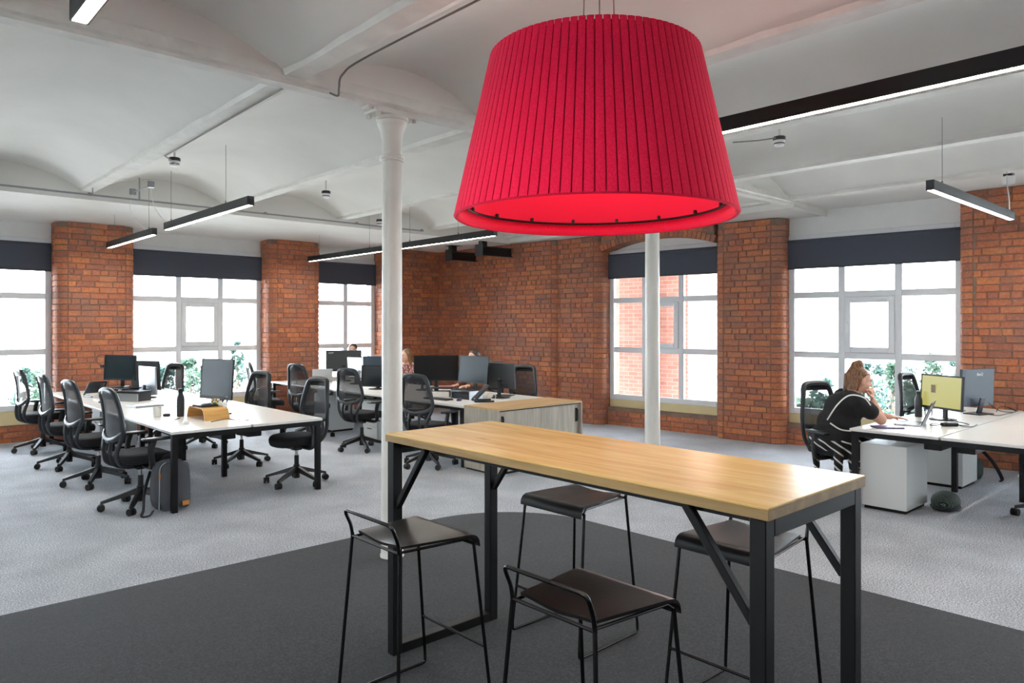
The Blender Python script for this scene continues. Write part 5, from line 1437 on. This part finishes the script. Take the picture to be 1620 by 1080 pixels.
def head_geo(mb, c, R, s=1.0):
    c = Vector(c)
    E = lambda o, r: mb.ell(tuple(c+R @ (Vector(o)*s)), tuple(q*s for q in r), 20, 14, M=R)
    E((-0.012, 0, 0.032), (0.094, 0.076, 0.088))      # skull
    E((0.018, 0, -0.02), (0.070, 0.066, 0.085))       # face
    E((0.045, 0, -0.078), (0.036, 0.040, 0.032))      # jaw, chin
    E((0.060, 0, -0.090), (0.018, 0.022, 0.016))
    for sy in (-1, 1):
        E((0.042, sy*0.038, -0.028), (0.032, 0.026, 0.030))  # cheeks
        E((-0.008, sy*0.076, -0.005), (0.020, 0.009, 0.032))  # ears
        E((0.074, sy*0.030, 0.030), (0.016, 0.028, 0.010))   # brow
    mb.cap(tuple(c+R @ Vector((0.080*s, 0, 0.018*s))), tuple(c+R @ Vector((0.101*s, 0, -0.018*s))), 0.009*s, 0.0125*s, 8)   # nose
    for sy in (-1, 1): E((0.090, sy*0.009, -0.022), (0.010, 0.008, 0.007))
    E((0.083, 0, -0.048), (0.013, 0.024, 0.007)); E((0.080, 0, -0.060), (0.013, 0.021, 0.008))  # lips
def face_parts(t, body, c, R, s=1.0, lip=srgb(186, 104, 98), brow=srgb(70, 48, 36)):
    c = Vector(c); W = lambda o: tuple(c+R @ (Vector(o)*s))
    lipm = mat('lips', lip, 0.5); browm = mat('brows', brow, 0.8); eyem = mat('eye_white', srgb(235, 232, 228), 0.3); irm = mat('iris', srgb(52, 40, 32), 0.3)
    obj('lips', MB().ell(W((0.088, 0, -0.048)), (0.010*s, 0.021*s, 0.0045*s), 12, 8, M=R).ell(W((0.086, 0, -0.057)), (0.010*s, 0.019*s, 0.006*s), 12, 8, M=R), lipm, body, smooth=True)
    for sy in (-1, 1):
        e = obj('eye', MB().ell(W((0.074, sy*0.032, 0.010)), (0.011*s, 0.014*s, 0.008*s), 12, 8, M=R), eyem, body, smooth=True)
        obj('iris', MB().ell(W((0.084, sy*0.032, 0.008)), (0.003*s, 0.006*s, 0.006*s), 10, 6, M=R), irm, e, smooth=True)
        obj('eyebrow', MB().tube([W((0.084, sy*0.014, 0.033)), W((0.085, sy*0.032, 0.040)), W((0.072, sy*0.052, 0.034))], 0.004*s, 6), browm, body, smooth=True)
def body_core(mb, J, b=1.0, legs=True):
    """torso, neck and limbs from the joints in J"""
    pel, che, nk = Vector(J['pelvis']), Vector(J['chest']), Vector(J['neck'])
    up = (nk-pel).normalized()
    mb.ell(tuple(pel), (0.135*b, 0.175*b, 0.13), 18, 12)
    mid = pel*0.5+che*0.5
    mb.ell(tuple(mid), (0.125*b, 0.155*b, 0.16), 18, 12)
    mb.ell(tuple(che), (0.125*b, 0.165*b, 0.16), 18, 12)
    for sd in 'lr':
        sh = Vector(J['sh_'+sd]); el = Vector(J['el_'+sd]); wr = Vector(J['wr_'+sd])
        mb.cap(che+up*0.08, sh, 0.075*b, 0.062*b); mb.cap(nk, sh, 0.055, 0.058*b)
        mb.cap(sh, el, 0.056*b, 0.044*b); mb.cap(el, wr, 0.043*b, 0.026*b)
        if legs:
            hp, kn, an = Vector(J['hp_'+sd]), Vector(J['kn_'+sd]), Vector(J['an_'+sd])
            mb.cap(hp, kn, 0.088*b, 0.060*b); mb.cap(kn, an, 0.056*b, 0.036)
            f = Vector(J['foot']); mb.cap(an+Vector((-0.02, 0, -0.05)), an+f*0.16+Vector((0, 0, -0.06)), 0.034, 0.028)
    mb.cap(nk-up*0.05, Vector(J['head'])-up*0.06, 0.054, 0.050)
def rot_head(yaw, pitch, roll=0):
    return (Matrix.Rotation(math.radians(yaw), 3, 'Z') @ Matrix.Rotation(math.radians(pitch), 3, 'Y') @ Matrix.Rotation(math.radians(roll), 3, 'X'))

# ---- woman in black at the right desk
M['dress'] = fabric_pat('black_white_dress', srgb(24, 24, 27), srgb(214, 212, 206), 5.0, 0.86, wave=True)
M['dress_top'] = mat('black_jersey', srgb(26, 26, 29), 0.85, bump=0.2, bscale=40)
M['hair_auburn'] = hair_mat('auburn_hair', srgb(62, 38, 27), srgb(156, 110, 74))
def woman_black():
    t = thing('person', 'seated woman in a black dress with white piping, chin on fist, using a laptop', 'person', (7.10, 3.08, 0), math.radians(-44))
    # the desk edge runs obliquely before her: the desktop is at z = 0.73
    J = dict(pelvis=(0.0, 0, 0.575), chest=(0.09, 0, 0.86), neck=(0.165, 0, 1.02), head=(0.262, 0, 1.138),
             sh_r=(0.14, -0.19, 0.955), el_r=(0.385, -0.145, 0.782), wr_r=(0.345, -0.065, 0.955),
             sh_l=(0.17, 0.19, 0.955), el_l=(0.40, 0.25, 0.800), wr_l=(0.60, 0.12, 0.775),
             hp_r=(0.03, -0.10, 0.55), kn_r=(0.385, 0.105, 0.52), an_r=(0.40, 0.12, 0.10), hp_l=(0.03, 0.10, 0.55), kn_l=(0.36, 0.315, 0.52), an_l=(0.36, 0.32, 0.10), foot=(0.8, 0.6, 0))
    mb = MB(); body_core(mb, J, 1.16)
    Rh = rot_head(-4, 14, 0)
    head_geo(mb, J['head'], Rh, 1.0)
    # right hand closed in a fist under the chin, left hand flat on the keys
    hand(mb, J['wr_r'], (-0.05, 0.15, 1.0), (-0.8, 0.5, 0), 1.35, side=1, s=0.95)
    mb.ell((0.335, -0.045, 1.030), (0.036, 0.030, 0.045), 14, 10)
    hand(mb, J['wr_l'], (0.93, -0.30, -0.04), (0, 0, -1), 0.22, side=1, s=0.98)
    me = remeshed(mb, 'body', 0.0062, 3)
    body = link('body', me, M['skin'], t)
    face_parts(t, body, J['head'], Rh, 1.0)
    # dress: bodice with short sleeves, then a skirt over the thighs
    d = MB(); V = Vector
    d.ell((-0.01, 0, 0.60), (0.205, 0.245, 0.15), 20, 12); d.ell((0.045, 0, 0.73), (0.195, 0.225, 0.17), 20, 12); d.ell((0.095, 0, 0.87), (0.178, 0.215, 0.165), 20, 12)
    d.cap((0.12, -0.10, 0.975), J['sh_r'], 0.085, 0.085); d.cap((0.12, 0.10, 0.975), J['sh_l'], 0.085, 0.085)
    for sd in 'rl':
        s_, e_ = V(J['sh_'+sd]), V(J['el_'+sd]); d.cap(s_, s_+(e_-s_)*0.55, 0.085, 0.079)
    d.cap((0.10, 0, 0.93), (0.155, 0, 1.005), 0.11, 0.066)
    dm = remeshed(d, 'dress_bodice', 0.012, 4)
    o = link('dress_bodice', dm, M['dress_top'], t); o['label'] = 'plain black bodice with short sleeves'
    k = MB()
    for sd, sy in (('r', -1), ('l', 1)):
        q = Vector(J['kn_'+sd]); k.cap((0.02, sy*0.10, 0.565), tuple(q), 0.125, 0.088); k.cap(tuple(q), tuple(q+Vector((0.005, 0.005, -0.24))), 0.086, 0.080)
    k.ell((-0.03, 0, 0.55), (0.20, 0.25, 0.11), 20, 12); k.cap((0.05, -0.1, 0.55), (0.05, 0.1, 0.55), 0.12)
    k.cap((-0.16, 0.06, 0.50), (-0.15, 0.04, 0.30), 0.045, 0.03); k.cap((-0.04, -0.20, 0.50), (-0.05, -0.22, 0.27), 0.05, 0.035); k.cap((0.08, -0.20, 0.50), (0.10, -0.22, 0.25), 0.05, 0.035)
    km = remeshed(k, 'dress_skirt', 0.012, 4)
    o = link('dress_skirt', km, M['dress'], t); o['label'] = 'black skirt with broken white stripes'
    # white piping over the shoulder and back
    for pts in ([(0.235, -0.255, 0.93), (0.16, -0.275, 1.005), (0.05, -0.23, 1.02), (-0.045, -0.19, 0.93), (-0.13, -0.16, 0.78)], [(-0.12, -0.20, 0.755), (-0.04, -0.24, 0.70), (0.06, -0.24, 0.685)], [(-0.10, -0.17, 0.62), (0.0, -0.255, 0.58), (0.1, -0.25, 0.56)]):
        obj('piping', MB().tube(smooth_path(pts, 6), 0.007, 8, flat=0.6), M['paper'], t, smooth=True)
    # hair: swept up at the crown, falling past the ears
    h = MB(); hc = V(J['head'])
    E = lambda o, r: h.ell(tuple(hc+Rh @ V(o)), r, 16, 10, M=Rh)
    E((-0.040, 0, 0.058), (0.088, 0.085, 0.078)); E((-0.072, 0, 0.0), (0.058, 0.078, 0.10)); E((-0.082, 0, -0.085), (0.045, 0.070, 0.07))
    for sy in (-1, 1):
        h.cap(tuple(hc+Rh @ V((-0.045, sy*0.070, 0.03))), tuple(hc+Rh @ V((-0.058, sy*0.078, -0.12))), 0.026, 0.020)
        h.cap(tuple(hc+Rh @ V((-0.065, sy*0.06, -0.05))), tuple(hc+Rh @ V((-0.07, sy*0.07, -0.165))), 0.030, 0.016)
    h.cap(tuple(hc+Rh @ V((-0.045, 0, 0.11))), tuple(hc+Rh @ V((-0.058, 0, 0.165))), 0.046, 0.034); h.cap(tuple(hc+Rh @ V((-0.058, 0, 0.165))), tuple(hc+Rh @ V((-0.10, 0, 0.14))), 0.034, 0.032)
    h.cap(tuple(hc+Rh @ V((-0.09, 0, 0.145))), tuple(hc+Rh @ V((-0.135, 0, 0.02))), 0.034, 0.030); h.cap(tuple(hc+Rh @ V((-0.135, 0, 0.02))), tuple(hc+Rh @ V((-0.125, 0, -0.13))), 0.034, 0.018)
    hm = remeshed(h, 'hair', 0.007, 2); o = link('hair', hm, M['hair_auburn'], body); o['label'] = 'auburn hair tied up at the crown'
    g = MB()
    for sy in (-1, 1):
        g.tube([tuple(hc+Rh @ V((0.058+0.012*math.cos(a), sy*0.034, 0.098+0.0)))[:0] or tuple(hc+Rh @ V((0.052, sy*0.036+0.024*math.cos(a), 0.088+0.018*math.sin(a)))) for a in [2*PI*q/14 for q in range(14)]], 0.0035, 6, True)
        g.tube([tuple(hc+Rh @ V((0.050, sy*0.06, 0.090))), tuple(hc+Rh @ V((-0.02, sy*0.088, 0.055)))], 0.0035, 6)
    obj('glasses', g, M['blackplastic'], body, smooth=True)
    return t
woman_black()

# ---- three people at the far desk
def sitter(loc, rz, label, top, hairm, long_hair, yaw=0, pitch=8, arms='type', skin='skin', lean=0.0, up_=0.0):
    t = thing('person', label, 'person', loc, math.radians(rz))
    J = dict(pelvis=(0, 0, 0.565), chest=(0.05+lean*0.5, 0, 0.87), neck=(0.09+lean, 0, 1.03-lean*0.2), head=(0.125+lean*1.25, 0, 1.155-lean*0.3),
             sh_r=(0.06+lean*0.8, -0.175, 0.97-lean*0.2), el_r=(0.17+lean*0.6, -0.215, 0.775), wr_r=(0.38, -0.11, 0.775),
             sh_l=(0.06+lean*0.8, 0.175, 0.97-lean*0.2), el_l=(0.17+lean*0.6, 0.215, 0.775), wr_l=(0.38, 0.11, 0.775),
             hp_r=(0.02, -0.09, 0.54), kn_r=(0.44, -0.11, 0.54), an_r=(0.42, -0.10, 0.10), hp_l=(0.02, 0.09, 0.54), kn_l=(0.44, 0.11, 0.54), an_l=(0.42, 0.10, 0.10), foot=(1, 0, 0))
    for q in ('chest', 'neck', 'head', 'sh_r', 'sh_l'): J[q] = (J[q][0], J[q][1], J[q][2]+up_)
    mb = MB(); body_core(mb, J, 0.92)
    Rh = rot_head(yaw, pitch); head_geo(mb, J['head'], Rh, 0.97)
    hand(mb, J['wr_r'], (1, 0.15, -0.02), (0, 0, -1), 0.4, side=-1, s=0.95); hand(mb, J['wr_l'], (1, -0.15, -0.02), (0, 0, -1), 0.4, side=1, s=0.95)
    body = link('body', remeshed(mb, 'body', 0.0085, 3), M[skin], t); face_parts(t, body, J['head'], Rh, 0.97)
    V = Vector; d = MB()
    d.ell(J['pelvis'], (0.15, 0.185, 0.10), 18, 10); d.ell(tuple((V(J['pelvis'])+V(J['chest']))/2), (0.138, 0.165, 0.17), 18, 12); d.ell(J['chest'], (0.142, 0.178, 0.165), 18, 12)
    up = (V(J['neck'])-V(J['pelvis'])).normalized()
    for sd in 'rl':
        d.cap(V(J['chest'])+up*0.08, J['sh_'+sd], 0.088, 0.073); d.cap(J['sh_'+sd], J['el_'+sd], 0.068, 0.055); d.cap(J['el_'+sd], V(J['el_'+sd])*0.3+V(J['wr_'+sd])*0.7, 0.054, 0.042); d.cap(V(J['neck'])-up*0.035, J['sh_'+sd], 0.066, 0.068)
    o = link('top', remeshed(d, 'top', 0.012, 3), M[top], t)
    k = MB()
    for sd in 'rl': k.cap(J['hp_'+sd], J['kn_'+sd], 0.098, 0.070); k.cap(J['kn_'+sd], J['an_'+sd], 0.066, 0.050)
    k.ell(J['pelvis'], (0.145, 0.18, 0.09), 18, 10)
    link('trousers', remeshed(k, 'trousers', 0.012, 3), M['bag_dark'], t)
    for sd in 'rl':
        a = V(J['an_'+sd]); s_ = MB().cap(a+V((-0.03, 0, -0.055)), a+V((0.17, 0, -0.062)), 0.042, 0.036); s_.v = [(p, q, max(r, 0.004)) for p, q, r in s_.v]; obj('shoe', s_, M['blackplastic'], t, smooth=True)
    h = MB(); hc = V(J['head'])
    E = lambda o, r: h.ell(tuple(hc+Rh @ V(o)), r, 16, 10, M=Rh)
    E((-0.026, 0, 0.048), (0.092, 0.082, 0.085)); E((-0.062, 0, 0.0), (0.058, 0.074, 0.085))
    if long_hair:
        E((-0.08, 0, -0.09), (0.045, 0.075, 0.10))
        for sy in (-1, 1):
            h.cap(tuple(hc+Rh @ V((0.0, sy*0.07, 0.05))), tuple(hc+Rh @ V((-0.02, sy*0.085, -0.14))), 0.030, 0.028); h.cap(tuple(hc+Rh @ V((-0.02, sy*0.085, -0.14))), tuple(hc+Rh @ V((0.02, sy*0.09, -0.25))), 0.030, 0.016)
    link('hair', remeshed(h, 'hair', 0.008, 2), M[hairm], body)
    return t, J, Rh
M['floral'] = fabric_pat('pink_dotted_blouse', srgb(206, 176, 166), srgb(118, 60, 64), 42, 0.42)
M['shirt_blue'] = mat('navy_shirt', srgb(50, 58, 76), 0.8)
M['shirt_pale'] = mat('rust_jumper', srgb(120, 78, 60), 0.85)
M['hair_brown'] = hair_mat('brown_hair', srgb(88, 62, 42), srgb(164, 124, 86))
M['hair_dark'] = hair_mat('dark_brown_hair', srgb(40, 28, 24), srgb(84, 60, 48))
sitter((6.92, 11.74, 0), 215, 'short haired man whose head shows above the lettered monitor', 'shirt_blue', 'hair_dark', False, yaw=15, pitch=4, up_=0.075)
sitter((7.24, 10.42, 0), 190, 'woman with long brown hair in a pink patterned blouse, looking towards the column', 'floral', 'hair_brown', True, yaw=-8, pitch=6)
sitter((7.26, 8.62, 0), 185, 'dark haired person typing, hidden behind the tilted monitors', 'shirt_pale', 'hair_dark', False, pitch=8, up_=0.03)
# ------------------------------------------------------------------ outside, seen through the windows
M['leaf'] = mat('pale_leaves', srgb(34, 62, 42), 0.7, var=0.35, vscale=3)
M['leaf2'] = mat('teal_leaves', srgb(26, 60, 50), 0.7, var=0.35, vscale=3)
M['bark'] = mat('bark', srgb(96, 82, 70), 0.9)
M['yard'] = mat('pale_concrete_yard', srgb(214, 212, 206), 0.9, var=0.1)
tag(obj('ground', MB().bb(-120, 140, -60, 160, -6.6, -6.5), M['yard']), 'pale open ground outside, far below the windows', 'ground', kind='structure')
def tree(x, y, zb, zt, rx, m, label, seed, n=1100, shape='round'):
    rnd = random.Random(seed)
    t = thing('tree', label, 'tree', (x, y, zb), 0, 'trees outside the windows')
    hgt = zt-zb
    obj('trunk', MB().tube(smooth_path([(0, 0, 0), (0.1, 0.05, hgt*0.4), (0, 0, hgt*0.8)], 4), 0.16, 8, rads=[0.2-0.015*k for k in range(9)]), M['bark'], t, smooth=True)
    mb = MB()
    blobs = []
    for k in range(16):
        f = rnd.random()
        rr = rx*(math.sin(PI*(0.12+0.85*f))**0.6) if shape == 'round' else rx*(1-0.75*f)
        a = rnd.uniform(0, 2*PI); q = rnd.uniform(0.2, 0.75)*rr
        blobs.append((q*math.cos(a), q*math.sin(a), hgt*(0.30+0.66*f), rr*0.45))
    for i in range(n):
        bx_, by_, bz_, br = rnd.choice(blobs)
        d = Vector((rnd.gauss(0, 1), rnd.gauss(0, 1), rnd.gauss(0, 1))).normalized()*br*rnd.uniform(0.5, 1.15)
        p = Vector((bx_, by_, bz_))+d
        u = Vector((rnd.gauss(0, 1), rnd.gauss(0, 1), rnd.gauss(0, 1))).normalized(); w = u.orthogonal().normalized()
        s = rnd.uniform(0.10, 0.24)*max(0.6, rx/1.6)
        mb.add([p-u*s, p+w*s*0.6, p+u*s, p-w*s*0.6], [(0, 1, 2, 3)])
    me = bpy.data.meshes.new('foliage'); me.from_pydata([tuple(v) for v in mb.v], [], mb.f); me.update()
    o = link('foliage', me, M[m], t); o['kind'] = 'stuff'
def dirpt(px, d):
    yaw = math.radians(47.34); u = (px-810)/1150.0
    return (d*(math.cos(yaw)+u*math.sin(yaw)), d*(math.sin(yaw)-u*math.cos(yaw)))
for px, d, zt, zb, rx, m, lab, sd, shp in (
        (374, 42, 1.5, -6.5, 1.15, 'leaf2', 'tall slender pale green tree through the wide window', 1, 'spire'),
        (38, 34, -0.1, -6.5, 0.9, 'leaf2', 'small tree behind the first chair through the window', 2, 'round'),
        (70, 46, -0.6, -6.5, 1.4, 'leaf', 'bush top at the edge of the first window', 3, 'round'),
        (262, 48, -0.6, -6.5, 1.6, 'leaf2', 'rounded tree low in the wide window', 4, 'round'),
        (300, 60, -0.9, -6.5, 1.8, 'leaf', 'bush behind the upright monitor outside', 5, 'round'),
        (1120, 60, -1.4, -6.5, 1.6, 'leaf', 'lone bush low in the arched window', 6, 'round')):
    x, y = dirpt(px, d); tree(x, y, zb, zt, rx, m, lab, sd, 900, shp)
sp = random.Random(9)
for k, px in enumerate((1268, 1300, 1345, 1380, 1412, 1446, 1478, 1505, 1535)):
    d = 28+3.1*k; x, y = dirpt(px, d)
    tree(x, y, -6.5, (-0.45, -0.1, -0.7, 0.35, 0.1, 0.2, 0.45, -0.15, 0.3)[k]-0.35, 1.25, ('leaf', 'leaf2')[k % 2], 'hedge tree %s outside the window behind the woman in black' % ('at the frame edge', 'beside the first bar', 'left of the bun', 'above the laptop', 'beyond the hand', 'over the flask', 'past the middle bar', 'behind the lit screen', 'by the brick edge')[k], 20+k, 1000)
# brick wing of the same building, close outside the arched window
def far_brick():  # pale pink bricks with lighter mortar
    m, t, b, o = nt('pale_far_brick'); N = t.nodes.new; L = t.links.new
    tc = N('ShaderNodeTexCoord'); mp = N('ShaderNodeMapping'); mp.inputs['Rotation'].default_value = (PI/2, 0, 0); L(tc.outputs['Object'], mp.inputs['Vector'])
    br = N('ShaderNodeTexBrick'); br.inputs['Scale'].default_value = 4.0; br.inputs['Color1'].default_value = srgb(188, 132, 116); br.inputs['Color2'].default_value = srgb(172, 114, 100); br.inputs['Mortar'].default_value = srgb(196, 170, 156); br.inputs['Mortar Size'].default_value = 0.02
    br.inputs['Brick Width'].default_value = 0.96; br.inputs['Row Height'].default_value = 0.34
    L(mp.outputs[0], br.inputs['Vector']); L(br.outputs['Color'], b.inputs['Base Color']); b.inputs['Roughness'].default_value = 0.9
    return m
M['far_brick'] = far_brick()
w = thing('brick_wing', 'pale brick wing of the building outside the arched window', 'building', (0, 0, 0))
w.location = FR_B[0]; w.rotation_euler = (0, 0, BW)
obj('wing_wall', MB().bb(2.28, 6.0, -6.6, -3.4, -6.5, 7.0), M['far_brick'], w)
obj('drain_pipe', MB().cyl((3.05, -3.30, -6.5), (3.05, -3.30, 7), 0.07, n=14), M['greyplastic'], w, smooth=True)
obj('ledge', MB().bb(2.1, 6.0, -6.75, -3.35, -0.35, -0.15), M['yard'], w)
